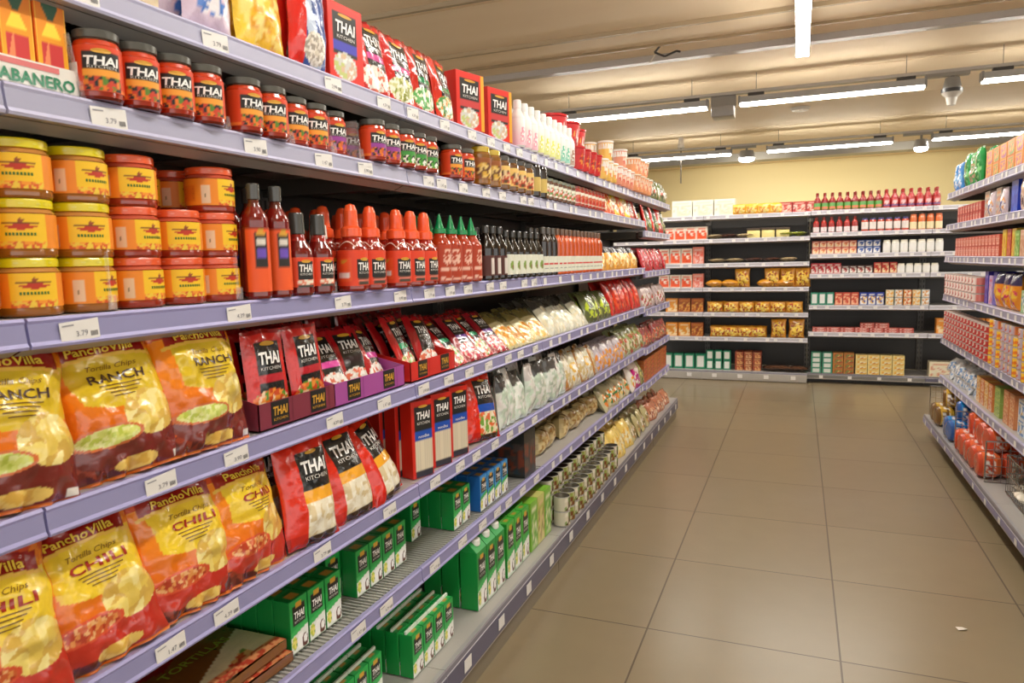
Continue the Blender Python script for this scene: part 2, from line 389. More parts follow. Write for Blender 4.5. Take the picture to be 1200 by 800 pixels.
def plate_mesh(L, D, wire=False):
    key = (round(L, 3), round(D, 3), wire)
    if key not in PLATES:
        m = M()
        if wire:
            m.box(-.03, 0, 0, L, -.03, -.004, PLATE); m.box(-D, -D + .02, 0, L, -.03, -.004, PLATE)
            n = int(L / .014)
            for i in range(n): m.box(-D, -.002, i * .014 + .004, i * .014 + .0075, -.006, 0, (176, 176, 172))
            for x in (-.15, -.3): m.box(x - .003, x + .003, 0, L, -.011, -.006, (150, 150, 146))
        else:
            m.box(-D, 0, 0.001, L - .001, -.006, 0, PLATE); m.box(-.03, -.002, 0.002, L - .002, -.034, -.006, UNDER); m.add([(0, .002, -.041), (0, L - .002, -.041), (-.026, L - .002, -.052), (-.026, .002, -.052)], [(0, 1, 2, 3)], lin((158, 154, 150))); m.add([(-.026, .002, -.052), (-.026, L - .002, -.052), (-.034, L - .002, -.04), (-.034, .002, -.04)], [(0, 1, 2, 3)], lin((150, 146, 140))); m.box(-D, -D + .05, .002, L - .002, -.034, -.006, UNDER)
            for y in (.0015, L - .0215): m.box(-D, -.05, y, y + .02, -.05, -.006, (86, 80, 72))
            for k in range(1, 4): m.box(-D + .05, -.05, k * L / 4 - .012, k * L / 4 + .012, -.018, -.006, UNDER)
        PLATES[key] = m.mesh('shelf', METAL)
    return PLATES[key]
BACKC = (52, 49, 46)
def unit(origin, rz, L, D, shelves, label, group, base=None, bcol=(96, 94, 116), tags=5, height=1.68, railcol=RAILC, backcol=BACKC, wires=(), tagrnd=None, smalltags=False, name='shelving_unit', kick=True):
    """one free-standing bay. local frame: shelf fronts at x=0, goods behind (-x), bay runs 0..L along +y"""
    e = empty(name, origin, rz); tag(e, label, 'shelving unit', group)
    D0 = max(D, .44)
    b = M().box(-D0 - .03, -D0 - .012, .002, L - .002, .1, height, backcol); 
    for k in range(int((height - .1) / .25)): b.box(-D0 - .012, -D0 - .010, .004, L - .004, .12 + k * .25, .124 + k * .25, (56, 52, 48))
    link('back_panel', b.mesh('back_panel', METAL), e)
    for y in (.0, L - .026):
        u_ = M().box(-D0 - .011, -D0 + .012, y, y + .026, .02, height, (96, 93, 88))
        for k in range(int(height / .05) - 1): u_.box(-D0 + .012, -D0 + .0125, y + .009, y + .017, .06 + k * .05, .085 + k * .05, (30, 28, 26))
        link('upright', u_.mesh('upright', METAL), e)
    rnd = random.Random(int(abs(origin[1]) * 977 + abs(origin[0]) * 71))
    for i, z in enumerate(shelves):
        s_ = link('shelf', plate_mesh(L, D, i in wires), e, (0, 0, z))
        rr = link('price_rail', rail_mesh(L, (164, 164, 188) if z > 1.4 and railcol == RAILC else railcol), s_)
        n = tags if not callable(tags) else tags(i)
        for k in range(n):
            y = (k + .5 + rnd.uniform(-.3, .3)) / n * L
            if y < .03 or y > L - .03: continue
            link('price_tag', TAGP if smalltags else rnd.choice(TAGS), s_, (.0165, y, -.021), (0, RAD(-4), RAD(90)))
    if base:
        hb = .08 if kick else .05; zb, xo = base                  # deck height, how far the deck sticks out beyond the shelves
        m = M(); m.box(-D0, xo - .02, .001, L - .001, zb - .02, zb, PLATE)
        if kick: m.box(-D0, xo - .02, .002, L - .002, 0, zb - .02, (120, 112, 100)); m.box(xo - .03, xo - .012, .002, L - .002, 0, .055, (128, 118, 100))
        else:
            for y in (.03, L - .07): m.box(-D0, xo - .12, y, y + .04, 0, zb - .02, (96, 92, 86))
            m.box(-D0, xo - .1, .002, L - .002, 0, .04, (44, 41, 38))
        bd = link('base_deck', m.mesh('base_deck', METAL), e)
        m = M()
        extrude(m, [(xo - .02, zb), (xo - .006, zb + .002), (xo - .004, zb - .004), (xo - .002, zb - .016), (xo, zb - .018), (xo, zb - hb), (xo - .004, zb - hb - .01), (xo - .02, zb - hb - .01)],
                .001, L - .001, [(170, 168, 172), (150, 148, 156), (120, 118, 128), (170, 168, 176), bcol, (190, 186, 184), (120, 116, 112), (90, 88, 84)])
        link('base_rail', m.mesh('base_rail', METAL), bd)
        for k in range(4):
            y = (k + .5) / 4 * L; link('price_tag', TAGP, bd, (xo + .0016, y, zb - .018 - hb * .37), (0, 0, RAD(90))).scale = (1.35, 1, 1.35) if kick else (1, 1, 1)
    return e
SL = [.435, .67, .94, 1.193, 1.492, 1.655]       # left run shelf heights
joints = [-.39, .62, 1.615, 2.62, 3.65, 4.65, 5.615]
POS = ['nearest bay', 'second bay', 'third bay', 'fourth bay', 'fifth bay', 'farthest bay']
XF = -.925
for i in range(6):
    y0, y1 = joints[i], joints[i + 1]
    sh = list(SL)
    if i == 5: sh = [.42, .655, .915, 1.168, 1.432, 1.655]
    unit((XF - .016, y0, 0), 0, y1 - y0, .43, sh, 'grey shelving unit with lavender price rails, left of aisle, ' + POS[i], 'shelving units left of the aisle',
         base=(.155, .08), tags=(lambda k: 4) if i < 2 else (lambda k: 7), wires=(0,) if i in (1, 2) else (), height=1.66, smalltags=i > 2)

# ================================================================ GOODS: KINDS
RED, DRED, BLACK, WHITE, GOLD, ORANGE, YEL, GREEN = (214, 40, 22), (150, 20, 16), (30, 30, 28), (245, 244, 240), (214, 162, 52), (238, 128, 28), (244, 204, 40), (24, 150, 60)
FOOD = [(236, 224, 196), (214, 150, 70), (190, 60, 30), (250, 244, 226), (110, 150, 50), (236, 190, 90)]

def thai_panel(m, F, cu, cv, w, h, band=None, off=.0008, words=True, cell=None, sub=True):
    """the dark brush-lettered panel printed on many of the packs"""
    a = np.array([[cu - w / 2, cv - h / 2], [cu + w / 2, cv + h / 2]])
    m.grid(F, a[0, 0], a[1, 0], a[0, 1], a[1, 1], 6 if cell else 1, 6 if cell else 1, BLACK, off)
    m.ell(F, cu, cv + h * .5, w * .3, h * .09, GOLD, off + .0004)
    if words:
        m.text(F, 'THAI', cu, cv + h * .12, w=w * .86, h=h * .42, col=WHITE, off=off + .0008, shear=.1, bold=.03, cell=cell)
        if sub: m.text(F, 'KITCHEN', cu, cv - h * .22, w=w * .78, h=h * .12, col=(225, 222, 214), off=off + .0008, cell=cell)
    if band: m.grid(F, a[0, 0], a[1, 0], cv - h * .46, cv - h * .32, 4, 1, band, off + .0004)

# ---- jars
def thai_jar(lidc, band, fruit, h=.096, R=.0315):
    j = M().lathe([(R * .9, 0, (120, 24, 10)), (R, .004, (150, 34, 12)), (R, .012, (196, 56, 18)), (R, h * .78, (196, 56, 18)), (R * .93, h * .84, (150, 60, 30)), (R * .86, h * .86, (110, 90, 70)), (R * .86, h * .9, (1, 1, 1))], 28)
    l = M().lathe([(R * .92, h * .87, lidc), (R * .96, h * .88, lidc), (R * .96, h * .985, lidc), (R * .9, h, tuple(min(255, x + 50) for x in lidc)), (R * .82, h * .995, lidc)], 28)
    F = cyl(R + .0006); g = M()
    def art(u, v):
        a = Art(u, v, (218, 66, 22)); a.rect(-.06, .06, h * .12, h * .17, (236, 120, 40)); w_ = R * .85
        a.rect(-w_, w_, h * .12, h * .66, BLACK); a.rect(-w_, w_, h * .33, h * .42, band)
        a.speck(a.inr(-w_, w_, h * .12, h * .33), fruit + [BLACK], .006, 3); return a.c
    g.grid(F, -.075, .075, h * .11, h * .76, 60, 26, art)
    g.text(F, 'THAI', 0, h * .54, w=R * 1.45, h=h * .13, col=WHITE, shear=.1, bold=.03, cell=.3); g.ell(F, 0, h * .68, R * .42, h * .035, GOLD, .001)
    g.text(F, 'KITCHEN', 0, h * .45, w=R * 1.2, h=h * .04, col=(210, 208, 200), cell=.5)
    return Kind('sauce_jar', 'jar', [('glass_jar', j.mesh('glass_jar', SLEEK)), ('lid', l.mesh('lid', SATIN)), ('paper_label', g.mesh('paper_label', PAPER))])
def salsa_jar(lidc, cont, R=.0425, h=.0775, yellow=(244, 196, 30)):
    j = M().lathe([(R * .93, 0, cont), (R * .97, .003, cont), (R * .98, .008, cont), (R * .965, .012, cont), (R * .965, h * .72, cont), (R * .98, h * .76, tuple(min(255, x + 40) for x in cont)), (R * .88, h * .83, cont), (R * .86, h * .86, cont)], 32)
    l = M().lathe([(R * .9, h * .84, lidc), (R * .93, h * .85, lidc), (R * .93, h * .97, lidc), (R * .9, h, lidc), (R * .84, h, lidc), (R * .8, h * .985, lidc)], 32)
    for k in range(12):
        a = k * math.pi / 6 + .2; l.ell(cyl(R * .93), (a - math.pi) * R * .93, h * .915, .0035, .0015, tuple(int(x * .8 + 45) for x in lidc), .0004, 8)
    F = cyl(R * .985); g = M()
    def art(u, v):
        a = Art(u, v, (238, 140, 28)); k = (np.abs(u - .006) < .03)
        a.m(k & (v > h * .2 + .12 * (np.abs(u - .006) ** 1.2)), yellow); a.speck(k & (v < h * .27), [(214, 90, 30), (240, 150, 40), (236, 200, 60)], .005, 5)
        a.rect(-.052, -.037, h * .2, h * .6, (230, 196, 160)); a.ell(-.045, h * .36, .0018, h * .035, (120, 100, 60))
        a.m((np.abs(u - .006) < .021 * (1 - np.abs(v - h * .52) / (h * .06))) & (np.abs(v - h * .52) < h * .05), (190, 50, 24))
        a.m((np.abs(v - h * .585 + 3. * (u - .006) ** 2) < h * .012) & (np.abs(u - .006) < .024), (120, 60, 20)); a.ell(.006, h * .63, .004, h * .03, (150, 70, 30))
        a.rect(-.09, -.062, h * .25, h * .6, (228, 120, 24))
        return a.c
    g.grid(F, -.122, .122, h * .15, h * .74, 130, 22, art)
    for q in range(9): g.poly(F, [(-.012 + q * .004, h * .37), (-.0095 + q * .004, h * .37), (-.0095 + q * .004, h * .42), (-.012 + q * .004, h * .42)], (70, 110, 30), .0006)
    for q in range(3): g.poly(F, [(-.088, h * (.3 + q * .1)), (-.065, h * (.3 + q * .1)), (-.065, h * (.32 + q * .1)), (-.088, h * (.32 + q * .1))], (200, 100, 20), .0006)
    return Kind('salsa_jar', 'jar', [('glass_jar', j.mesh('glass_jar', SLEEK)), ('lid', l.mesh('lid', mat_lid)), ('paper_label', g.mesh('paper_label', PAPER))])
mat_lid = mat('lacquered_lid', None, .25, coat=.3)
def simple_jar(R, h, body, label, lidc, spots=None, name='small_jar', lh=(.15, .7), cat='jar', parts=True, neck=.85, lidh=.14):
    j = M().lathe([(R * .92, 0, body), (R, .004, body), (R, h * (1 - lidh - .06), body), (R * neck, h * (1 - lidh), body)], 14)
    j2 = M().lathe([(R * neck * 1.04, h * (1 - lidh), lidc), (R * neck * 1.06, h * .985, lidc), (R * neck * .95, h, lidc)], 14)
    F = cyl(R + .0005); g = M()
    def art(u, v):
        a = Art(u, v, label)
        if spots: a.speck(a.inell(0, h * .38, R * .9, h * .2), spots, R * .35, 2)
        return a.c
    g.grid(F, -R * 2.6, R * 2.6, h * lh[0], h * lh[1], 24, 10, art)
    if parts: return Kind(name, cat, [('glass_jar', j.mesh('glass_jar', SLEEK)), ('lid', j2.mesh('lid', mat_lid)), ('paper_label', g.mesh('paper_label', PAPER))])
    for x in (j2, g): j.add(np.concatenate(x.v), x.f, np.concatenate(x.c), True)
    return Kind(name, cat, [(name, j.mesh(name, SLEEK))])
# ---- bottles
def bottle(name, h, R, body, capc, capprof, shoulder=.62, neck=.32, label=None, lab=(.1, .5), art=None, text=None, n=22, sq=None, merge=False, extra=None, bodytop=None):
    b = M(); bt = bodytop or body; zs = h * shoulder
    pr = [(R * .9, 0, body), (R, .005, body), (R, zs, body)]
    for t in np.linspace(.15, 1, 6): pr.append((R * (neck + (1 - neck) * (.5 + .5 * math.cos(math.pi * t))), zs + (capprof[0][1] * h - zs) * t, bt if t > .5 else body))
    pr.append((R * neck, capprof[0][1] * h + .002, bt)); b.lathe(pr, n, sq=sq)
    c_ = M().lathe([(a * R, z * h, capc) for a, z in capprof], 18)
    parts = [b, c_]; g = None
    if label or art:
        F = cyl(R * 1.004 + .0004)
        g = M()
        W = min(math.pi * R * .98, R * 2.9)
        g.grid(F, -W, W, h * lab[0], h * lab[1], 40 if not merge else 14, 20 if not merge else 6, art or label)
        if extra: extra(g, F)
    if merge:
        for x in (c_, g):
            if x: b.add(np.concatenate(x.v), x.f, np.concatenate(x.c), True)
        return Kind(name, 'bottle', [(name, b.mesh(name, SLEEK))])
    P = [('glass_body', b.mesh('glass_body', SLEEK)), ('cap', c_.mesh('cap', mat_lid))]
    if g: P.append(('paper_label', g.mesh('paper_label', PAPER)))
    return Kind(name, 'bottle', P)
# ---- boxes
def carton(name, w, h, d, art_front, base, nu=30, nv=40, art_side=None, art_top=None, draw=None, cat='carton', b=.0015, material=None):
    m = M().box(-w / 2, w / 2, 0, d, 0, h, base, b)
    m.grid(flat(-.0004), -w / 2 + b, w / 2 - b, b, h - b, nu, nv, art_front, 0, False)
    if art_side:
        m.grid(side(w / 2 + .0004), b, d - b, b, h - b, 12, 24, art_side, 0, False); m.grid(side(-w / 2 - .0004), b, d - b, b, h - b, 12, 24, art_side, 0, False, flip=True)
    if art_top: m.grid(top(h + .0004), -w / 2 + b, w / 2 - b, b, d - b, 14, 12, art_top, 0, False)
    if draw: draw(m, flat(-.0004))
    return Kind(name, cat, [(name, m.mesh(name, material or CARTON))])
# ---- pouches and bags
def pouchF(w, h, t, seed=1, wr=.004, waist=.05, full=.45, sgn=1, fold=0):
    def F(u, v):
        s_ = np.clip(u / (w / 2), -1, 1); q = np.clip(v / h, 0, 1)
        env = (1 - np.abs(s_) ** 2.6) ** .6 * np.clip(np.sin(math.pi * np.clip((q - .015) / .97, 0, 1)), 0, 1) ** full
        n = (noise(u + 5, v + 5, 18, seed) - .5) * 1.5 + (noise(u + 3, v + 9, 55, seed + 4) - .5) * .6
        edge = (1 - env)
        y = -sgn * (t / 2 * env) - wr * n * (.35 + env * .9) * (1 if sgn > 0 else .5)
        rad = noise(u * 0 + seed, np.arctan2(v - h * .5, u) * .02, 300, seed) * 0
        y = y + wr * .9 * np.sin(u * 150 + seed + 4 * noise(u, v, 8, seed)) * np.clip(1 - np.minimum(q, 1 - q) * 7, 0, 1) * (1 - s_ ** 2)
        x = u * (1 - waist * np.sin(math.pi * q)) + wr * .8 * (noise(v * 0 + 1, v + 2, 26, seed + 3) - .5) * np.abs(s_)
        z = v + fold * np.clip(q - .8, 0, 1) * s_ * h + .004 * (noise(u + 2, v * 0, 30, seed) - .5) * np.clip(q * 3 - 2, 0, 1)
        return np.stack([x, y + t / 2 * .0, z], 1)
    return F
def pouch(name, w, h, t, art, back, seed=1, wr=.004, nu=56, nv=80, draw=None, cat='bag', full=.45, waist=.05, fold=0, material=None):
    m = M(); Ff = pouchF(w, h, t, seed, wr, waist, full, 1, fold); Fb = pouchF(w, h, t, seed, wr, waist, full, -1, fold)
    m.grid(Ff, -w / 2, w / 2, 0, h, nu, nv, art)
    def Fback(u, v):
        a, b_ = Ff(u, v), Fb(u, v); e = (np.abs(np.abs(u) - w / 2) < 1e-6) | (v < 1e-6) | (v > h - 1e-6); b_[:, 0] = a[:, 0]; b_[:, 2] = a[:, 2]; b_[e] = a[e]; return b_
    m.grid(Fback, -w / 2, w / 2, 0, h, max(10, nu // 3), max(12, nv // 3), back, 0, True, True)
    if draw: draw(m, Ff)
    m.xf(Matrix.Translation((0, t * .14, 0)))
    return Kind(name, cat, [(name, m.mesh(name, material or FOIL))])

# chips bags --------------------------------------------------------
def chips_art(kind, w, h):
    ran = kind == 'ranch'
    def art(u, v):
        x, y = u / w, v / h                      # x -.5..5, y 0..1
        a = Art(u, v, (236, 104, 14))
        a.grad((206, 70, 12), (240, 136, 22), h * .1, h * .55)
        a.m(y > .8, (226, 120, 20) if ran else (232, 160, 40)); a.speck(y > .8, [(226, 120, 20), (206, 70, 20), (240, 160, 40)], .02, 4)
        k = (y > .42 + .35 * (x + .1) ** 2 - .12 * x) & (y < .77) & (x > -.34 - (y - .6) * .2) & (x < .46)
        a.m(k, (222, 190, 40) if ran else (240, 206, 50))
        k2 = (np.abs(y - .785 - .18 * (.25 - x * x)) < .06) & (np.abs(x) < .4); a.m(k2, (150, 24, 18)); a.m((np.abs(y - .785 - .18 * (.25 - x * x) + .058) < .012) & (np.abs(x) < .44), (240, 196, 80))
        # chips on the right, bowl of dip on the left, rust cloth under them
        a.speck(y < .14, [(116, 40, 30), (150, 56, 36), (88, 30, 26)], .012, 8); a.m((y < .30) & (x > .05) & (y < .34 - .3 * np.abs(x - .25)), (124, 40, 34) if ran else (190, 50, 34))
        kk = ((x - .24) / .25) ** 2 + ((y - .36) / .15) ** 2 <= 1
        a.speck(kk, [(240, 218, 120), (230, 200, 90), (244, 228, 150), (214, 176, 80)], .016, 6)
        cb = (120, 46, 40) if ran else (196, 52, 36)
        a.m((((x + .17) / .3) ** 2 + ((y - .2) / .13) ** 2 <= 1) & (y < .26), cb)
        a.ell(-.17 * w, .26 * h, .3 * w, .068 * h, (206, 110, 60) if ran else (216, 84, 50))
        ke = a.inell(-.17 * w, .26 * h, .265 * w, .054 * h)
        a.speck(ke, [(206, 214, 110), (184, 198, 80), (222, 226, 150)] if ran else [(206, 96, 50), (226, 150, 80), (180, 60, 34), (236, 180, 120)], .006, 12)
        a.speck(a.inell(.05 * w, .07 * h, .2 * w, .045 * h), [(240, 206, 110), (226, 180, 80)], .012, 3)
        a.rect(.38 * w, .48 * w, .03 * h, .07 * h, (236, 232, 226)) if ran else None
        a.m(y < .018, (230, 120, 30)); return a.c
    return art
def chips_draw(kind, w, h):
    def d(m, F):
        m.text(F, 'PanchoVilla', 0, h * .815, w=w * .56, h=h * .055, col=(240, 206, 70), cell=.35, bold=.02, off=.0016)
        m.text(F, 'Tortilla Chips', w * .04, h * .69, w=w * .42, h=h * .045, col=(120, 80, 20), shear=.3, cell=.35, off=.0014)
        m.text(F, 'RANCH' if kind == 'ranch' else 'CHILI', w * .05, h * .62, w=w * .48, h=h * .06, col=(70, 44, 30) if kind == 'ranch' else (160, 40, 24), bold=.02, cell=.25, off=.0014)
        for q in range(4):
            ww = w * (.19 - .03 * q); vv = h * (.565 - .024 * q); p = [(w * .05 + ww * k / 4, vv) for k in range(-4, 5)]
            for a_, b_ in zip(p[:-1], p[1:]): m.poly(F, [(a_[0], vv), (b_[0], vv), (b_[0], vv + h * .007), (a_[0], vv + h * .007)], (120, 90, 40), .0012)
    return d
CW, CH = .188, .24
RANCH = [pouch('chips_bag', CW, CH, .075, chips_art('ranch', CW, CH), (236, 116, 20), s_, .0115, 84, 130, chips_draw('ranch', CW, CH), 'bag of chips', .5, .06, f_) for s_, f_ in ((3, .12), (11, -.1), (23, .22))]
CHILI = [pouch('chips_bag', CW, CH, .07, chips_art('chili', CW, CH), (236, 116, 20), s_, .011, 84, 130, chips_draw('chili', CW, CH), 'bag of chips', .5, .05, f_) for s_, f_ in ((5, .05), (13, .15), (31, -.12))]

# red rice-noodle / prawn-cracker bags --------------------------------
def redbag_art(w, h, band=(244, 172, 40), food=((240, 232, 206), (222, 204, 160), (250, 246, 228)), bg=(222, 44, 22)):
    def art(u, v):
        x, y = u / w, v / h; a = Art(u, v, bg); k = (x > -.18) & (x < .42)
        a.m(k & (y > .52) & (y < .9), BLACK); a.m(k & (y > .4) & (y < .52), band); a.speck(k & (y <= .4) & (y > .08), list(food), .012, 5)
        a.m(k & (y <= .08), (60, 40, 30)); a.speck((~k) & (y < .12), [(200, 30, 20), (170, 24, 18)], .02, 3); return a.c
    return art
def redbag_draw(w, h, big=True):
    def d(m, F):
        m.text(F, 'THAI', w * .12, h * .74, w=w * .5, h=h * .13, col=WHITE, bold=.03, shear=.1, cell=.25); m.text(F, 'KITCHEN', w * .12, h * .63, w=w * .46, h=h * .04, col=(226, 222, 214), cell=.4)
        m.ell(F, w * .12, h * .88, w * .12, h * .02, GOLD, .0012)
    return d
CRACK = [pouch('cracker_bag', .15, .215, .06, redbag_art(.15, .215), (214, 40, 20), s_, .006, 56, 84, redbag_draw(.15, .215), 'snack bag', .5, .05, f_) for s_, f_ in ((7, .1), (17, -.08), (27, .12))]
def sachet(w, h, t, seed, bg, food, band, panel=True, words=True, nu=40, nv=60, name='sauce_sachet', pan=(-.26, .34), wr=.003, fold=0):
    def art(u, v):
        x, y = u / w, v / h; a = Art(u, v, bg); k = (x > pan[0]) & (x < pan[1])
        if panel: a.m(k & (y > .1) & (y < .88), BLACK); a.m(k & (y > .44) & (y < .53), band)
        a.speck(((x - .0) / .46) ** 2 + ((y - .2) / .17) ** 2 <= 1, food, .009, seed); a.m(y > .965, tuple(int(c_ * .7) for c_ in bg)); return a.c
    def d(m, F):
        cx_ = (pan[0] + pan[1]) / 2 * w; pw = (pan[1] - pan[0]) * w
        if words: m.text(F, 'THAI', cx_, h * .7, w=pw * .86, h=h * .13, col=WHITE, bold=.03, shear=.1, cell=.3); m.text(F, 'KITCHEN', cx_, h * .59, w=pw * .8, h=h * .035, col=(225, 220, 214), cell=.5)
        if panel: m.ell(F, cx_, h * .85, pw * .3, h * .025, GOLD, .001)
    return pouch(name, w, h, t, art, bg, seed, wr, nu, nv, d, 'sachet', .5, .03, fold)
PRAWN = [(240, 150, 60), (228, 120, 50), (90, 150, 50), (250, 220, 180), (210, 80, 40)]
RICE = [(250, 248, 240), (240, 236, 226), (230, 226, 214), (226, 120, 90)]
KORMA = sachet(.112, .185, .022, 3, (212, 34, 26), PRAWN, (190, 40, 50))
KORMA2 = sachet(.112, .185, .022, 9, (206, 30, 24), PRAWN, (190, 40, 50))
PINKS = sachet(.115, .18, .025, 14, (176, 22, 30), RICE, (220, 70, 160), wr=.004)
PINKS2 = sachet(.115, .18, .025, 19, (166, 20, 26), RICE, (40, 20, 30), wr=.004)
GREENS = sachet(.11, .19, .022, 21, (186, 24, 26), [(240, 240, 230), (120, 180, 80), (226, 90, 80), (236, 220, 170)], (30, 150, 100))
VIOLS = sachet(.11, .19, .022, 25, (150, 24, 36), [(236, 200, 190), (210, 90, 110), (240, 236, 226), (220, 60, 80)], (96, 50, 130))
DEEPR = sachet(.11, .18, .025, 29, (140, 18, 20), [(170, 30, 24), (120, 14, 14)], (150, 24, 20), panel=False, words=False, nu=20, nv=30, wr=.005)
TOPP = [sachet(.125, .175, .03, s_, bg_, fd, bd, pan=(-.25, .36), wr=.005) for s_, bg_, fd, bd in ((33, (196, 34, 34), RICE, (220, 90, 160)), (35, (200, 36, 30), [(210, 214, 150), (240, 240, 220), (150, 160, 70)], (210, 60, 130)), (37, (196, 40, 26), [(90, 170, 90), (240, 236, 210)], (30, 140, 80)), (39, (204, 44, 24), [(80, 150, 80), (236, 160, 70), (240, 236, 210)], (20, 140, 80)))]

# printed cartons ----------------------------------------------------
def noodle_box(w, h, d, band, win, words=True, edge=RED):
    def art(u, v):
        x, y = u / w, v / h; a = Art(u, v, edge); k = (x > -.36) & (x < .46); a.m(k & (y > .6) & (y < .94), BLACK); a.m(k & (y > .48) & (y < .6), band)
        a.m(k & (y <= .48) & (y > .1), win); a.m(k & (np.sin(u * 900) > .3) & (y <= .48) & (y > .1), tuple(int(c_ * .93) for c_ in win)); a.m(k & (y <= .1), (50, 50, 60)); return a.c
    def dr(m, F):
        m.text(F, 'THAI', w * .05, h * .81, w=w * .62, h=h * .1, col=WHITE, bold=.03, shear=.1); m.text(F, 'KITCHEN', w * .05, h * .71, w=w * .58, h=h * .035, col=(225, 222, 214)); m.ell(F, w * .05, h * .925, w * .22, h * .018, GOLD)
        m.text(F, 'noodles', w * .05, h * .54, w=w * .5, h=h * .04, col=WHITE)
    return carton('noodle_box', w, h, d, art, edge, 20, 40, draw=dr, cat='box')
NOOD = noodle_box(.078, .212, .045, (30, 80, 180), (226, 216, 190))
def kit_art(w, h, band=(60, 60, 180), yel=False):
    def art(u, v):
        x, y = u / w, v / h; a = Art(u, v, (220, 40, 24)); k = (x > -.36) & (x < .32); a.m(k & (y > .35) & (y < .88), BLACK); a.m(k & (y > .38) & (y < .5), band)
        a.ell(-.05 * w, .2 * h, .34 * w, .18 * h, (200, 200, 196)); a.speck(a.inell(-.05 * w, .2 * h, .32 * w, .16 * h), [(236, 236, 230), (190, 200, 120), (206, 206, 200), (210, 180, 150)], .01, 4)
        if yel: a.m(x > .36, (240, 168, 40))
        return a.c
    return art
def kit_draw(w, h):
    def dr(m, F):
        m.text(F, 'THAI', -w * .02, h * .7, w=w * .56, h=h * .15, col=WHITE, bold=.03, shear=.1); m.text(F, 'KITCHEN', -w * .02, h * .57, w=w * .5, h=h * .045, col=(225, 222, 214)); m.ell(F, -w * .02, h * .85, w * .2, h * .022, GOLD)
    return dr
KIT = carton('meal_kit_box', .12, .165, .05, kit_art(.12, .165), (206, 34, 20), draw=kit_draw(.12, .165), cat='box')
KITY = carton('meal_kit_box', .13, .17, .07, kit_art(.13, .17, (200, 60, 60), True), (206, 34, 20), draw=kit_draw(.13, .17), cat='box')
def coco_art(w, h, g=(22, 150, 62), gd=(12, 104, 44), txt=True):
    def art(u, v):
        x, y = u / w, v / h; a = Art(u, v, g); a.m((y < .4 + .12 * x) & (y > .0), (236, 240, 232)); a.m((np.abs(y - .42 - .12 * x) < .05), (60, 180, 90)); a.m((np.abs(x) < .34) & (y > .5) & (y < .88), BLACK)
        a.ell(.05 * w, .18 * h, .22 * w, .14 * h, (252, 252, 248)); a.m(a.inell(.28 * w, .14 * h, .17 * w, .13 * h), (96, 50, 34)); a.ell(.3 * w, .17 * h, .11 * w, .08 * h, (248, 248, 244)); a.speck(a.inell(-.3 * w, .2 * h, .15 * w, .12 * h), [(200, 210, 60), (236, 226, 120), (90, 160, 60)], .006, 4)
        a.m((np.abs(x) < .17) & (y > .84) & (y < .93), GOLD); a.m(y < .03, (200, 220, 200)); return a.c
    return art
def coco_draw(w, h):
    def dr(m, F): m.text(F, 'THAI', 0, h * .7, w=w * .56, h=h * .13, col=WHITE, bold=.03, shear=.1); m.text(F, 'KITCHEN', 0, h * .58, w=w * .52, h=h * .045, col=(226, 224, 216))
    return dr
def coco_top(c1, c2):
    def art(u, v):
        a = Art(u, v, c1); a.rect(-.013, .013, .008, .03, (200, 150, 60)); a.rect(-.1, .1, .0, .004, c2); return a.c
    return art
def coco(w, h, d, g, gd, seam=True):
    k = carton('coconut_milk_carton', w, h, d, coco_art(w, h, g, gd), gd, 26, 40, draw=coco_draw(w, h), art_top=coco_top(gd, g), cat='carton')
    return k
COCO = coco(.058, .118, .042, (30, 168, 74), (18, 136, 60)); COCOB = coco(.058, .118, .042, (60, 150, 210), (34, 100, 176))
def slim(w, h, d, g, gd, whiteband=True):
    m = M().box(-w / 2, w / 2, 0, d, 0, h, gd, .002); m.grid(flat(-.0004), -w / 2 + .001, w / 2 - .001, .001, h - .001, 26, 40, coco_art(w, h, g, gd), 0, False)
    # folded seam ridge across the top
    m.box(-w / 2, w / 2, d * .42, d * .58, h, h + .009, (226, 240, 226) if whiteband else g, .001); m.grid(top(h + .0004), -w / 2 + .002, w / 2 - .002, .002, d * .4, 8, 4, coco_top(g, gd)); coco_draw(w, h)(m, flat(-.0004))
    return Kind('coconut_milk_carton', 'carton', [('coconut_milk_carton', m.mesh('coconut_milk_carton', CARTON))])
COCOS = slim(.058, .12, .04, (34, 172, 78), (20, 142, 62))
def litre(w, h, d):
    m = M().box(-w / 2, w / 2, 0, d, 0, h, (24, 146, 64), .002)
    m.grid(flat(-.0004), -w / 2 + .001, w / 2 - .001, .001, h - .001, 26, 50, coco_art(w, h), 0, False); coco_draw(w, h)(m, flat(-.0004))
    # sloped gable
    V = [(-w / 2, 0, h), (w / 2, 0, h), (w / 2, d, h), (-w / 2, d, h), (-w / 2, d * .45, h + .026), (w / 2, d * .45, h + .026), (w / 2, d, h + .026), (-w / 2, d, h + .026)]
    m.add(V, [(0, 1, 5, 4), (4, 5, 6, 7), (1, 2, 6, 5), (0, 4, 7, 3), (2, 3, 7, 6)], lin((36, 160, 76)))
    c_ = M().lathe([(.014, h + .012, WHITE), (.0155, h + .016, WHITE), (.0155, h + .03, WHITE), (.014, h + .034, WHITE)], 18, 0, d * .35)
    return Kind('coconut_milk_carton', 'carton', [('carton_body', m.mesh('carton_body', CARTON)), ('screw_cap', c_.mesh('screw_cap', mat_lid))])
LITRE = litre(.072, .19, .06); SQUARE = slim(.07, .195, .06, (70, 180, 60), (40, 150, 50), False)
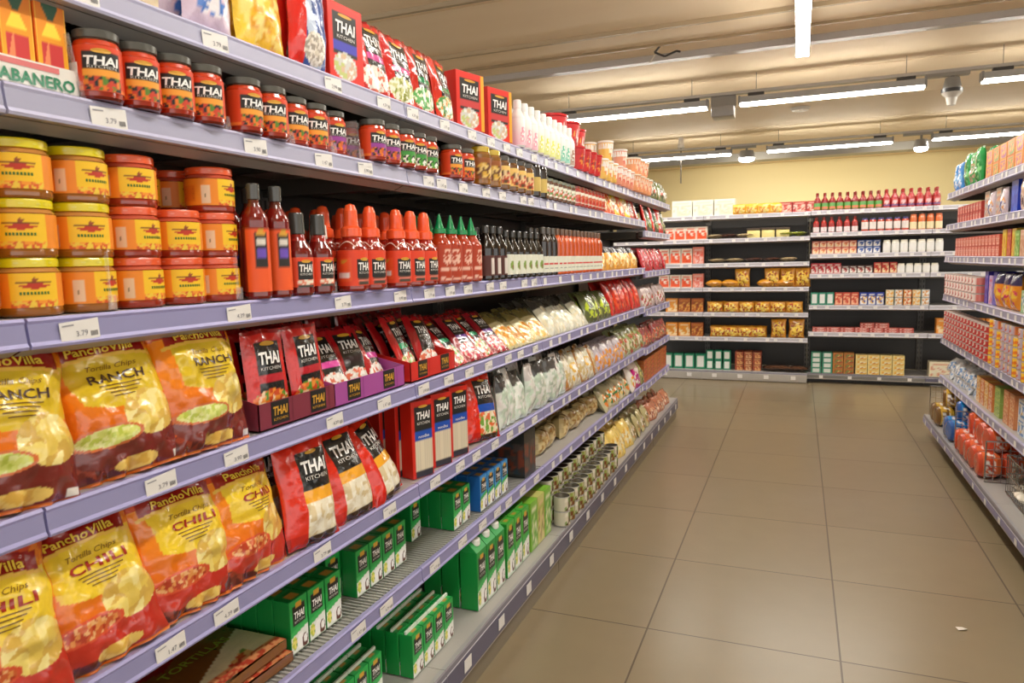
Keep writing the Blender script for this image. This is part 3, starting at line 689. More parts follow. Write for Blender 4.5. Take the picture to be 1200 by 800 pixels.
def flat_box(w, h, d, c1, spots, name='small_box', top_c=None, stripe=None, cat='box', sz=.012, white=None):
    def art(u, v):
        x, y = u / w, v / h; a = Art(u, v, c1)
        if stripe: a.m((y > .55) & (y < .85), stripe)
        if spots: a.speck((np.abs(x) < .44) & (y > .08) & (y < .7), [c1] + spots, sz * .8, 3); a.m((np.abs(x) < .36) & (np.abs(y - .82) < .05), spots[0])
        if white: a.m((np.abs(x) < .33) & (y > .12) & (y < .88), white)
        return a.c
    return carton(name, w, h, d, art, c1, 10, 12, cat=cat, b=.001)
def soft(w, h, t, c1, spots, seed=1, name='snack_bag', topc=None, sz=.014, wr=.006, cat='bag', full=.45, material=None, win=(.0, .4, .44, .3)):
    def art(u, v):
        x, y = u / w, v / h; a = Art(u, v, c1)
        if topc: a.m(y > .68, topc)
        a.speck(((x - win[0]) / win[2]) ** 2 + ((y - win[1]) / win[3]) ** 2 <= 1, spots, sz, seed); return a.c
    return pouch(name, w, h, t, art, c1, seed, wr, 22, 30, None, cat, full, .06, 0, material)

# ================================================================ GOODS ON THE LEFT RUN
Z1, Z2, Z3, Z4, Z5, Z6, Z7 = 1.657, 1.494, 1.195, .942, .672, .437, .157
T_, J_, B_, C_, N_, K_, D_ = 'top left shelf', 'left jar shelf', 'left bottle shelf', 'left ranch shelf', 'left noodle shelf', 'left carton shelf', 'left bottom deck'
# -- jar shelf (second from the top)
def display_tray():
    m = M(); W = .26; m.box(-W / 2, W / 2, 0, .15, 0, .003, (226, 224, 214)); m.box(-W / 2, W / 2, 0, .003, 0, .036, (232, 230, 222)); m.box(-W / 2, -W / 2 + .003, 0, .15, 0, .05, (232, 230, 222)); m.box(W / 2 - .003, W / 2, 0, .15, 0, .05, (232, 230, 222)); m.box(-W / 2, W / 2, .147, .15, 0, .1, (232, 230, 222))
    F = flat(0); m.text(F, 'HABANERO', .062, .0125, w=.118, h=.0165, col=(28, 130, 90), bold=.03); m.poly(F, [(-.11, .026), (.1, .026), (.1, .0335), (-.11, .0335)], (220, 120, 120)); m.ell(F, .0, .03, .008, .006, (190, 30, 50), .001)
    return Kind('display_tray', 'display tray', [('display_tray', m.mesh('display_tray', CARTON))])
def hab_art(u, v):
    x, y = u / .045, v / .19; a = Art(u, v, (240, 120, 20)); a.grad((250, 190, 20), (226, 60, 20), .01, .17); a.m(np.abs(x) > .44, (250, 210, 60)); a.ell(0, .125, .012, .032, (34, 90, 66)); a.ell(.0, .15, .01, .02, (220, 60, 30))
    a.m((np.abs(y - .42) < .05) & (np.abs(x) < .33 - (y - .36) * 2), (250, 220, 60)); a.m((y > .12) & (y < .33) & (np.abs(x) < .34), (206, 50, 50)); a.m((y > .12) & (y < .33) & (x < -.08) & (x > -.34) & (y - .12 < (x + .34)), (240, 140, 90)); return a.c
HAB = carton('hot_sauce_box', .045, .19, .04, hab_art, (236, 110, 24), 24, 50, cat='box')
spawn(display_tray(), (XL, .608, Z2), (0, 0, RAD(90)), 'white cardboard display tray with green lettering at the near end', None)
run(HAB, 'tall orange hot sauce box in tray', J_, .565, 4, .047, Z2 + .0035, deep=2, dp=.045, back=.006)
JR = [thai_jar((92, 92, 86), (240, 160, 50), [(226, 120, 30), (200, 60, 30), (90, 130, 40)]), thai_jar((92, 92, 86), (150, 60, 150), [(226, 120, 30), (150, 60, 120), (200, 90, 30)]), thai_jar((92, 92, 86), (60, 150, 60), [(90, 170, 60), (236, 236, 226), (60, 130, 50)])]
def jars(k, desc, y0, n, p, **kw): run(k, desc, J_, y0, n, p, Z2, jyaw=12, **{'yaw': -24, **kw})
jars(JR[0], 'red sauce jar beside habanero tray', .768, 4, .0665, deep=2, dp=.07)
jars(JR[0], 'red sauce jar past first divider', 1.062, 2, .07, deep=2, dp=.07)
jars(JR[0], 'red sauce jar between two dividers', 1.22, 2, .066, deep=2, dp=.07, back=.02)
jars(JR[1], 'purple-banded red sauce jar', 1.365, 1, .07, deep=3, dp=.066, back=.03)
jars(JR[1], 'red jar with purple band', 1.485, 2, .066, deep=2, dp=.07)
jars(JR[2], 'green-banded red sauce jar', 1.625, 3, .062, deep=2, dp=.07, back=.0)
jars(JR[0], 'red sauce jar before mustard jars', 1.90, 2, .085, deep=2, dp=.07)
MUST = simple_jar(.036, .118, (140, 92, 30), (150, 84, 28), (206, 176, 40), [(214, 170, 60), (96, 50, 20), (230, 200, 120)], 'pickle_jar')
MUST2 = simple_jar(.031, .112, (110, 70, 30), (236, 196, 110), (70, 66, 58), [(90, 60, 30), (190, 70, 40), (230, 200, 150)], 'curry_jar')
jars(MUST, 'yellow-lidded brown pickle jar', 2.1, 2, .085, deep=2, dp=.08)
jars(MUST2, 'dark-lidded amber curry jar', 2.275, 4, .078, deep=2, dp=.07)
SOYT = bottle('sauce_bottle', .175, .026, (34, 24, 18), (30, 28, 26), [(.42, .84), (.46, .85), (.46, .985), (.4, 1)], .6, .36, label=(206, 178, 96), lab=(.12, .42))
jars(SOYT, 'tall dark sauce bottle', 2.6, 2, .075, deep=2, dp=.06)
SMW = simple_jar(.026, .085, (96, 60, 40), (232, 232, 214), (120, 128, 112), [(90, 140, 60), (206, 80, 50), (240, 236, 226)], 'spice_jar', parts=False)
SMR = simple_jar(.027, .088, (170, 50, 40), (236, 226, 210), (130, 60, 50), [(190, 50, 40), (210, 110, 80)], 'spice_jar', parts=False)
jars(SMW, 'small spice jar with white label', 2.7, 7, .06, deep=2, dp=.056)
jars(SMR, 'small red spice jar', 3.14, 8, .062, deep=2, dp=.058)
PO = [soft(.11, .15, .03, (226, 100, 60), [(236, 200, 150), (200, 50, 30), (240, 170, 60)], 3), soft(.12, .16, .03, (236, 196, 40), [(240, 220, 160), (190, 110, 40)], 5, topc=(240, 220, 60)), soft(.12, .15, .03, (190, 60, 50), [(150, 30, 30), (230, 190, 150), (60, 40, 40)], 8)]
run([PO[0], PO[0], PO[1], PO[0], PO[1], PO[2], PO[2]], 'leaning snack pouch', J_, 3.72, 7, .13, Z2, deep=2, dp=.05, lean=22, jyaw=10)
run([soft(.14, .2, .03, (216, 36, 26), [(240, 236, 226), (200, 30, 20)], 4, topc=(226, 30, 20)), soft(.12, .17, .03, (70, 80, 50), [(150, 170, 80), (60, 70, 50)], 6)], 'bright red and green pouch', J_ + ' far end', 4.78, 6, .14, 1.434, deep=1, lean=14, jyaw=12)
# acrylic dividers on jar and bottle shelves
DV = M().box(-.0011, .0011, 0, .4, 0, .085, (235, 240, 242)); DV.box(-.002, .006, -.004, .004, 0, .022, (240, 244, 246))
DV = DV.mesh('acrylic_divider', ACRYL)
for i, y in enumerate((.738, 1.012, 1.185, 1.325, 1.43, 1.58, 1.80)):
    o = link('acrylic_divider', DV, None, (XL + .004, y, Z2 + .001), (0, RAD(-10), RAD(90))); tag(o, 'clear acrylic shelf divider, %s along, left jar shelf' % ORD[i], 'shelf divider', 'clear dividers between jars')
for i, y in enumerate((.755, 1.014, 1.133, 1.30, 1.505, 1.745)):
    o = link('acrylic_divider', DV, None, (XL + .004, y, Z3 + .001), (0, 0, RAD(90))); tag(o, 'clear acrylic shelf divider, %s along, left bottle shelf' % ORD[i], 'shelf divider', 'clear dividers between bottles')
# -- bottle shelf
YJ = salsa_jar((226, 210, 20), (150, 90, 24)); RJ = salsa_jar((230, 92, 44), (150, 44, 20))
YS = [.49, .577, .664, .751, .838, .925, 1.008]
def sj(c, d, s_, yaw, k=None, dx=0):
    k = k or (YJ if c <= 3 else RJ); nm = 'yellow' if k is YJ else 'red'
    cols = ['at the near edge', 'at the frame edge', 'first full column', 'second column', 'third column', 'fourth column', 'last column beside bottles']
    lab = '%s-lidded dip jar, %s, %s tier, %s, left bottle shelf' % (nm, cols[c], ['bottom', 'middle', 'top'][s_], 'front' if d == 0 else 'behind')
    spawn(k, (XL - .0425 - d * .088 - dx, YS[c], Z3 + s_ * .0782), (0, 0, RAD(90 + yaw)), lab, 'dip jars stacked on the left bottle shelf')
for c_ in range(1, 7):
    for s_ in range(3):
        yw = -24 + [[0, 0, 0], [0, 10, -10], [-5, -18, -14], [36, -2, 20], [32, 24, 0], [-2, -4, 0], [14, 34, 30]][c_][s_]
        if not (c_ == 5 and s_ == 2): sj(c_, 0, s_, yw)
        sj(c_, 1, s_, yw * .5)
TB = lambda: bottle('sauce_bottle', .212, .0245, (120, 22, 12), (70, 70, 66), [(.42, .86), (.5, .865), (.5, .99), (.44, 1)], .68, .4, lab=(.06, .62), bodytop=(96, 40, 28),
    art=lambda u, v: Art(u, v, (120, 26, 12)).rect(-.03, .03, .01, .13, (240, 92, 34)).rect(-.013, .013, .058, .12, (40, 36, 32)).rect(-.01, .01, .078, .094, (110, 80, 190)).rect(-.009, .009, .1, .108, (220, 216, 206)).ell(0, .122, .009, .004, GOLD).c)
TBK = TB()
def bs(k, desc, y0, n, p, **kw): run(k, desc, B_, y0, n, p, Z3, **kw)
bs(TBK, 'tall red glass sauce bottle', 1.07, 2, .06, deep=2, dp=.065, yaw=-24, jyaw=3)
def dbx(g, F):
    thai_panel(g, F, 0, .05, .034, .036, cell=.3)
def db_art(u, v):
    a = Art(u, v, (232, 74, 34)); a.rect(-.017, .017, .0, .03, (60, 60, 54)); a.speck(a.inr(-.017, .017, .02, .034), [(230, 120, 90), (240, 230, 210)], .006, 3); return a.c
ZIG = lambda F, R: None
DB = bottle('sauce_bottle', .165, .029, (110, 18, 12), (66, 66, 62), [(.52, .74), (.56, .75), (.5, .985), (.46, 1)], .5, .5, lab=(.1, .46), art=db_art, extra=dbx, bodytop=(150, 34, 24))
DBW = bottle('sauce_bottle', .165, .029, (110, 18, 12), (236, 232, 222), [(.62, .7), (.66, .72), (.6, .88), (.3, .9), (.28, .985), (.2, 1)], .5, .5, lab=(.1, .46), art=db_art, extra=dbx)
bs(DB, 'grey-capped squat chilli sauce bottle', 1.19, 2, .068, deep=1, yaw=-18, jyaw=4)
bs([DBW], 'white-capped squat chilli sauce bottle', 1.30, 1, .066, deep=2, dp=.07, back=.03)
bs([DBW], 'white-capped bottle behind the grey-capped pair', 1.2, 1, .066, deep=2, dp=.07, back=.075)
def big_extra(g, F):
    thai_panel(g, F, .0, .05, .04, .042, cell=.3)
def big_art(u, v):
    a = Art(u, v, (230, 70, 34)); a.rect(-.07, -.035, .02, .075, (236, 90, 40)); a.rect(-.066, -.04, .028, .042, (236, 230, 226)); a.ell(-.052, .066, .008, .004, GOLD); a.rect(-.02, .02, .012, .028, (70, 64, 50)); a.rect(-.02, .02, .022, .027, (230, 130, 110)); return a.c
def big():
    h, R = .195, .0345
    k = bottle('sauce_bottle', h, R, (146, 34, 16), (245, 92, 44), [(.66, .62), (.7, .63), (.68, .72), (.5, .745), (.46, .82), (.44, .92), (.3, .985), (.1, 1)], .46, .62, lab=(.06, .47), art=big_art, extra=big_extra, bodytop=(160, 30, 16))
    g = M(); F = cyl(R * 1.0)
    # moulded white scallop lines around the shoulder
    def Fs(u, v):
        t = np.clip((v - h * .46) / (h * .16), 0, 1); r = R * (.62 + .38 * (.5 + .5 * np.cos(math.pi * t))) + .0006; a = u / R
        return np.stack([r * np.sin(a), -r * np.cos(a), v], 1)
    n = 60; us = np.linspace(-math.pi * R, math.pi * R, n); vs = h * .475 + h * .085 * np.abs(np.cos(us / R * 2.5)) ** .5
    for i in range(n - 1): g.poly(Fs, [(us[i], vs[i]), (us[i + 1], vs[i + 1]), (us[i + 1], vs[i + 1] + .003), (us[i], vs[i] + .003)], (236, 190, 176), .0004)
    k.parts.append(('scallop_trim', g.mesh('scallop_trim', SLEEK))); return k
BIG = big()
bs(BIG, 'orange-capped chilli sauce bottle', 1.38, 2, .076, deep=4, dp=.076, yaw=-14, jyaw=10)
bs(BIG, 'orange-capped bottle before the sriracha', 1.575, 3, .072, deep=4, dp=.076, yaw=-14, jyaw=10)
def sri():
    h, R = .195, .032
    def art(u, v):
        a = Art(u, v, (178, 58, 22)); L_ = (236, 190, 170)
        w_ = ((u / .017) ** 2 + ((v - .075) / .023) ** 2); n_ = noise(u, v, 330, 4) * .5 + noise(u, v, 150, 7) * .5
        a.m((w_ < 1) & (n_ > .47), L_); a.m((v < .045) & (v > .012) & (np.abs(u) < .024) & (np.sin(v * 1500) > .2) & (noise(u, v, 400, 3) > .35), L_)
        k = (np.abs(u) > .034) & (v < .1) & (np.sin(v * 1400) > -.1) & (noise(u, v, 420, 8) > .4); a.m(k, L_); return a.c
    k = bottle('sriracha_bottle', h, R, (172, 54, 20), (16, 140, 80), [(.56, .72), (.6, .725), (.58, .79), (.42, .8), (.34, .84), (.1, .985), (.06, 1)], .56, .52, lab=(.04, .56), art=art)
    return k
SRI = sri(); bs(SRI, 'green-capped sriracha bottle', 1.81, 4, .07, deep=3, dp=.07, yaw=-14, jyaw=22)
SOY = bottle('sauce_bottle', .175, .027, (26, 18, 14), (60, 58, 54), [(.42, .86), (.46, .87), (.46, .985), (.4, 1)], .58, .38, lab=(.08, .45), art=lambda u, v: Art(u, v, (84, 40, 34)).rect(-.014, .014, .02, .07, (222, 214, 206)).c)
bs(SOY, 'dark soy sauce bottle', 2.13, 3, .056, deep=2, dp=.06, jyaw=5)
def lab_art(kind):
    def art(u, v):
        a = Art(u, v, (230, 232, 216))
        if kind == 0: a.ell(0, .045, .014, .016, (130, 160, 70)); a.ell(.002, .04, .006, .008, (130, 70, 40))
        else: a.rect(-.02, .02, .042, .05, (206, 40, 34)); a.rect(-.016, .016, .026, .029, (150, 150, 140))
        return a.c
    return art
GB = bottle('sauce_bottle', .165, .027, (30, 26, 20), (56, 54, 48), [(.4, .86), (.44, .87), (.44, .985), (.38, 1)], .55, .38, lab=(.08, .5), art=lab_art(0), n=16)
RB = bottle('sauce_bottle', .19, .022, (206, 84, 26), (110, 84, 66), [(.5, .86), (.54, .87), (.54, .985), (.48, 1)], .7, .5, lab=(.06, .4), art=lab_art(1), n=14)
RBD = bottle('sauce_bottle', .19, .022, (40, 30, 22), (90, 84, 76), [(.5, .86), (.54, .87), (.54, .985), (.48, 1)], .7, .5, lab=(.06, .4), art=lab_art(1), n=14)
bs(GB, 'dark bottle with white and green label', 2.3, 6, .062, deep=2, dp=.058, jyaw=8)
bs([RBD, RBD, RBD, RB, RB, RB, RB, RB, RB, RB, RB, RB, RB, RB, RB, RB], 'slim bottle with white label', 2.69, 15, .06, deep=2, dp=.052, jyaw=8)
NP = [soft(.15, .14, .04, (236, 170, 60), [(246, 200, 90), (230, 150, 50), (250, 220, 140)], s_, topc=(56, 54, 66), wr=.006) for s_ in (3, 6)]
run(NP, 'orange and black noodle pouch', B_, 3.67, 6, .15, Z3, deep=2, dp=.05, lean=20, jyaw=8)
RP = [soft(.13, .16, .04, (190, 26, 40), [(230, 160, 170), (210, 40, 50), (160, 20, 30)], s_) for s_ in (4, 9)]
run(RP, 'crimson sweet packet', B_ + ' far end', 4.74, 7, .125, 1.17, deep=2, dp=.05, lean=18, jyaw=10)

# -- top shelf
def ts(k, desc, y0, n, p, **kw): run(k, desc, T_, y0, n, p, Z1, **kw)
ts(soft(.11, .2, .04, (210, 190, 210), [(70, 120, 200), (226, 200, 214), (240, 236, 240)], 5, topc=(226, 150, 180), wr=.004), 'pale pink and blue packet', .99, 1, .1, deep=2, dp=.05)
ts(soft(.13, .21, .05, (246, 206, 70), [(250, 224, 130), (240, 190, 60), (226, 160, 50)], 7, topc=(240, 200, 60), win=(.05, .4, .5, .4), wr=.005), 'yellow crisps packet', 1.125, 1, .1, deep=2, dp=.05, lean=6)
def nb_art(u, v):
    x, y = u / .12, v / .2; a = Art(u, v, (216, 40, 30)); a.m((x > -.2) & (x < .46), (56, 84, 150)); a.m((x > -.2) & (x < .46) & (np.sin(x * 9 + y * 5) > .3), (190, 205, 226)); a.speck(((x - .08) / .3) ** 2 + ((y - .2) / .17) ** 2 < 1, [(214, 206, 190), (170, 162, 150), (236, 230, 220)], .006, 4); return a.c
def nb_draw(m, F): m.text(F, 'THAI', .016, .165, w=.06, h=.022, col=WHITE, bold=.03, cell=.3)
ts(pouch('noodle_bag', .12, .2, .04, nb_art, (216, 40, 30), 6, .004, 50, 70, nb_draw, 'bag'), 'red and silver-blue noodle bag', 1.262, 1, .1, deep=2, dp=.045)
ts(KIT, 'red meal kit box with blue band', 1.395, 1, .12, deep=3, dp=.053, yaw=-4)
run(TOPP, ['pink-red stand-up pouch', 'crimson stand-up pouch', 'green-banded red pouch', 'red pouch with green leaves'], T_, 1.515, 4, .122, Z1, deep=3, dp=.036, lean=10, jyaw=4)
ts(KITY, 'red meal kit box with yellow edge', 2.045, 2, .235, deep=2, dp=.08, yaw=-16)
def milk(c):
    return bottle('drink_bottle', .165, .026, (242, 240, 236), (246, 246, 244), [(.5, .82), (.54, .83), (.54, .985), (.48, 1)], .62, .5, lab=(.04, .6), art=lambda u, v: Art(u, v, c).grad(tuple(int(.6 * q + 96) for q in c), (242, 240, 236), .01, .085).speck((v > .02) & (v < .07) & (np.abs(u) < .02), [c, (244, 242, 236)], .008, 3).c, n=16)
MK = [milk((232, 150, 170)), milk((216, 220, 90)), milk((90, 190, 160)), milk((150, 96, 70))]
ts([MK[0], MK[0], MK[0], MK[1], MK[1], MK[1], MK[1], MK[2], MK[2], MK[3], MK[2], MK[3]], 'small white-capped drink bottle', 2.44, 10, .068, deep=2, dp=.062)
def cup(R, h, c, lidc, spots=None, nm='noodle_cup'):
    m = M().lathe([(R * .74, 0, c), (R * .76, .004, c), (R * .97, h * .9, c)], 18); 
    if spots: m.grid(cyl(lambda v: R * (.76 + .21 * v / h) + .0009), -R * 2.9, R * 2.9, h * .6, h * .86, 20, 2, lidc)
    m.grid(cyl(lambda v: R * (.76 + .21 * v / h) + .0005), -R * 2, R * 2, h * .12, h * .82, 20, 12, lambda u, v: (Art(u, v, c).speck((u / (R * .7)) ** 2 + ((v - h * .45) / (h * .28)) ** 2 < 1, spots or [c], R * .3, 3).c))
    l = M().lathe([(R * .96, h * .9, lidc), (R * 1.03, h * .92, lidc), (R * 1.03, h * .98, lidc), (R * .97, h, lidc)], 18)
    return Kind(nm, 'cup', [('cup_body', m.mesh('cup_body', CARTON)), ('lid', l.mesh('lid', mat_lid))])
RC = cup(.044, .1, (206, 34, 34), (190, 26, 30), [(60, 50, 40), (230, 160, 60), (206, 34, 34)]); RBK = cup(.074, .135, (206, 32, 36), (196, 26, 32), [(236, 230, 220), (206, 32, 36), (150, 30, 30), (230, 160, 60)], 'noodle_bucket')
YC = cup(.042, .1, (236, 190, 90), (240, 236, 228), [(250, 236, 200), (226, 120, 60), (240, 236, 226)]); PC = cup(.042, .1, (230, 150, 120), (242, 236, 230), [(250, 230, 214), (214, 70, 60), (240, 190, 160)]); OC = cup(.058, .095, (236, 160, 110), (236, 226, 206), [(246, 214, 180), (220, 90, 60)])
ts(RC, 'red instant noodle cup under the buckets', 3.16, 4, .1, deep=2, dp=.095)
for i, (y, d) in enumerate(((3.1, .02), (3.3, .02), (3.5, .05))):
    spawn(RBK, (XL - .075 - d, y, Z1 + .1008), (0, 0, RAD(90)), 'large red noodle bucket, %s along, stacked on red cups, top left shelf' % ORD[i], 'red noodle buckets')
ts(YC, 'yellow noodle cup with white lid', 3.6, 3, .1, stack=2, dz=.1008, deep=2, dp=.09, skip=lambda i, d, s_: s_ == 1 and i != 1)
ts(PC, 'pink noodle cup with white lid', 3.92, 4, .098, stack=2, dz=.1008, deep=1, skip=lambda i, d, s_: s_ == 1 and i not in (1,))
ts(OC, 'wide orange noodle tub', 4.32, 4, .125, stack=2, dz=.0958, deep=1, skip=lambda i, d, s_: s_ == 1 and i == 3)
GP = [soft(.13, .15, .05, (110, 120, 70), [(236, 230, 210), (70, 90, 50), (200, 60, 50), (40, 40, 40)], s_) for s_ in (4, 7)]
ts(GP, 'green and white snack pouch', 4.82, 6, .14, deep=1, lean=12, jyaw=10, jit=.008)

# -- ranch shelf (fourth level)
def free(k, x, y, z, lean, yaw, label, roll=0, grp=None, scale=None):
    o = spawn(k, (x, y, z), (RAD(-lean), RAD(roll), RAD(90 + yaw)), label, grp, scale); return o
free(RANCH[0], XL + .0 + .012, .585, Z4 + .004, 16, -6, 'orange ranch chips bag cut by the photo edge, left ranch shelf', 5)
free(RANCH[1], XL - .002 + .012, .765, Z4 + .004, 18, -8, 'orange ranch chips bag between the other two, left ranch shelf', -3)
free(RANCH[2], XL + .004 + .012, .928, Z4 + .004, 14, 2, 'orange ranch chips bag beside red sachets, left ranch shelf', 2)
for i, y in enumerate((.64, .8, .95)):
    free(RANCH[(i + 1) % 3], XL - .1, y, Z4 + .004, 12, 3, 'ranch chips bag in second row, behind the %s front bag' % ORD[i], 0, 'second row of ranch chips bags')
def tray(W, D, H, c, c2):
    m = M(); m.box(-W / 2, W / 2, 0, D, 0, .002, c)
    Hb = H * 1.7
    for x in (-W / 2, W / 2 - .002): m.add([(x, 0, 0), (x, D, 0), (x, D, Hb), (x, 0, H), (x + .002, 0, 0), (x + .002, D, 0), (x + .002, D, Hb), (x + .002, 0, H)], [(0, 1, 2, 3)[::-1], (4, 5, 6, 7), (3, 2, 6, 7), (0, 3, 7, 4), (1, 5, 6, 2)], lin(c))
    m.box(-W / 2, W / 2, 0, .002, 0, H, c); m.box(-W / 2, W / 2, D - .002, D, 0, Hb, c); F = flat(0)
    n = max(1, round(W / .135))
    for k in range(n):
        x = (k + .5) / n * W - W / 2
        m.poly(F, [(x - .026, .006), (x + .026, .006), (x + .026, H * .98), (x - .026, H * .98)], BLACK); m.text(F, 'THAI', x, H * .62, w=.042, h=H * .34, col=GOLD, bold=.03, shear=.1, off=.0012); m.text(F, 'KITCHEN', x, H * .3, w=.04, h=H * .1, col=GOLD, off=.0012)
        m.poly(F, [(x + .036, 0.001), (x + .038, .001), (x + .038, H), (x + .036, H)], c2)
    return Kind('display_tray', 'display tray', [('display_tray', m.mesh('display_tray', CARTON))])
def trayat(W, c, c2, y, label): spawn(tray(W, .16, .052, c, c2), (XL + .004, y, Z4 + .001), (0, 0, RAD(90)), label)
trayat(.24, (130, 50, 66), (104, 36, 50), 1.165, 'maroon cardboard display tray of sauce sachets, left ranch shelf')
trayat(.3, (168, 80, 156), (130, 40, 120), 1.432, 'purple cardboard display tray of pink sachets, left ranch shelf')
trayat(.26, (214, 44, 34), (170, 30, 24), 1.745, 'red cardboard display tray of sachets, left ranch shelf')
for i, y in enumerate((1.105, 1.225)):
    for d in range(3):
        free([KORMA, KORMA2][(i + d) % 2], XL - .014 - d * .038, y + random.uniform(-.004, .004), Z4 + .005, 6 + d * 3, random.uniform(-4, 4), 'red sachet, %s, %s row, in the maroon tray' % (['near side', 'far side'][i], ORD[d]), random.uniform(-2, 2), 'sachets in the maroon tray')
for i, y in enumerate((1.34, 1.43, 1.52)):
    for d in range(3):
        free([PINKS, PINKS2][(i + d) % 2], XL - .018 - d * .036, y, Z4 + .005, 28 + d * 3, random.uniform(-14, 14), 'pink-banded sachet, %s along, %s row, in the purple tray' % (ORD[i], ORD[d]), random.uniform(-6, 6), 'sachets in the purple tray')
for i, y in enumerate((1.68, 1.79)):
    for d in range(3):
        free([GREENS, PINKS2, VIOLS][(i + d) % 3], XL - .018 - d * .036, y, Z4 + .005, 26, random.uniform(-12, 12), 'crimson sachet, %s, %s row, in the red tray' % (['near side', 'far side'][i], ORD[d]), random.uniform(-5, 5), 'sachets in the red tray')
for i in range(8):
    free(DEEPR, XL - .18 - random.uniform(0, .03), 1.06 + i * .115, Z4 + .004, 4, random.uniform(-6, 6), 'dark red sachet standing behind the trays, %s along' % ORD[i], random.uniform(-7, 7), 'dark sachets behind the trays')
run([GREENS, VIOLS, GREENS, VIOLS], 'loose green-banded sachet past the trays', C_, 1.935, 4, .105, Z4 + .005, deep=3, dp=.034, lean=(38, 46), jyaw=8)
LAY1 = [soft(.13, .17, .03, (206, 196, 150), [(236, 170, 60), (240, 214, 130), (226, 140, 50)], s_, topc=(120, 110, 60), win=(0, .3, .48, .26)) for s_ in (3, 8)]
run(LAY1, 'pale noodle packet leaning back', C_, 2.36, 4, .115, Z4 + .003, deep=3, dp=.045, lean=(44, 52), jyaw=8)
LAY2 = [soft(.15, .19, .04, (226, 226, 206), [(240, 240, 226), (214, 214, 190), (236, 226, 190)], s_, topc=(70, 66, 60), win=(0, .35, .5, .36)) for s_ in (4, 11)]
run(LAY2, 'white rice cracker bag', C_, 2.86, 4, .145, Z4 + .003, deep=3, dp=.05, lean=(38, 48), jyaw=8)
run([soft(.14, .16, .05, (96, 104, 60), [(150, 170, 60), (200, 220, 60), (90, 100, 60)], 6)], 'olive green snack bag', C_, 3.45, 3, .14, Z4 + .003, deep=2, dp=.06, lean=24, jyaw=12)
run([soft(.13, .2, .05, (206, 34, 26), [(236, 90, 40), (226, 60, 30), (170, 20, 20)], s_) for s_ in (5, 12)], 'bright red pepper bag', C_, 3.88, 6, .13, Z4 + .003, deep=2, dp=.06, lean=20, jyaw=12)
run([soft(.14, .15, .05, (190, 170, 170), [(236, 226, 226), (190, 50, 60), (140, 120, 60), (230, 220, 210)], s_) for s_ in (6, 14)], 'pink and white mixed packet', C_ + ' far end', 4.76, 6, .14, .918, deep=2, dp=.06, lean=16, jyaw=14)

# -- noodle shelf (fifth level)
free(CHILI[0], XL + .002 + .012, .545, Z5 + .004, 16, -5, 'orange chili chips bag at the lower left photo corner', 3)
free(CHILI[1], XL + .0 + .012, .71, Z5 + .004, 19, -6, 'crumpled orange chili chips bag, second from the photo edge', -4)
free(CHILI[0], XL - .004 + .012, .875, Z5 + .004, 16, -2, 'orange chili chips bag with a flat yellow panel, third along', 1)
free(CHILI[2], XL - .0 + .012, 1.025, Z5 + .004, 16, 5, 'orange chili chips bag beside the red cracker bags', 3)
for i, y in enumerate((.6, .76, .93)): free(CHILI[i], XL - .1, y, Z5 + .004, 6, 3, 'chili chips bag in second row, behind the %s gap' % ORD[i], 0, 'second row of chili chips bags')
free(CRACK[0], XL + .002 + .012, 1.185, Z5 + .004, 12, -6, 'red prawn cracker bag beside the chili chips', 2)
free(CRACK[1], XL - .0 + .012, 1.335, Z5 + .004, 20, -10, 'red prawn cracker bag slumped between two others', -5)
free(CRACK[2], XL - .0 + .012, 1.49, Z5 + .004, 24, 6, 'red prawn cracker bag beside the noodle boxes', -8)
for i, y in enumerate((1.15, 1.3, 1.45)): free(CRACK[i], XL - .09, y, Z5 + .004, 8, 3, 'prawn cracker bag in second row, behind the %s red bag' % ORD[i], 0, 'second row of prawn cracker bags')
run(NOOD, 'tall red noodle box with blue band', N_, 1.672, 3, .113, Z5, deep=4, dp=.05, yaw=-18)
free(pouch('cracker_bag', .17, .22, .05, redbag_art(.17, .22, (30, 80, 180), ((240, 226, 180), (230, 110, 60), (120, 170, 70), (250, 240, 214))), (226, 60, 26), 8, .005, 50, 70, redbag_draw(.17, .22), 'snack bag'), XL + .004, 2.085, Z5 + .004, 16, -14, 'red triangular prawn noodle bag past the noodle boxes', 4)
WH = [soft(.085, h_, .045, (222, 234, 222), [(236, 240, 232), (206, 226, 206), (240, 240, 236), (190, 206, 190)], s_, topc=c_, win=(0, .4, .5, .36), name='flour_bag', wr=.009) for s_, h_, c_ in ((3, .19, (60, 60, 58)), (9, .2, (226, 226, 220)), (14, .18, (84, 80, 76)), (17, .19, (206, 200, 196)))]
run(WH, 'white and mint paper packet', N_, 2.26, 9, .084, Z5 + .003, deep=3, dp=.06, lean=(0, 14), yaw=-10, jyaw=22, jit=.006)
run([soft(.13, .16, .05, (190, 130, 60), [(236, 230, 210), (214, 190, 130)], 5, win=(0.1, .5, .4, .5)), soft(.12, .16, .05, (224, 220, 190), [(240, 236, 220), (226, 180, 70)], 7)], 'tan and cream nut packet', N_, 3.03, 5, .11, Z5 + .003, deep=2, dp=.06, lean=18, jyaw=12)
run([soft(.15, .15, .05, (190, 180, 190), [(236, 170, 70), (226, 140, 50), (200, 190, 210)], s_, win=(0, .3, .5, .35)) for s_ in (6, 8)], 'orange dried fruit bag', N_, 3.6, 4, .145, Z5 + .003, deep=2, dp=.06, lean=24, jyaw=12)
run([soft(.16, .17, .06, (170, 180, 130), [(226, 220, 190), (150, 160, 80), (200, 80, 60), (120, 140, 60)], s_, win=(0, .45, .5, .45)) for s_ in (2, 7)], 'green and white snack mix bag', N_, 4.18, 4, .15, Z5 + .003, deep=2, dp=.06, lean=24, jyaw=12)
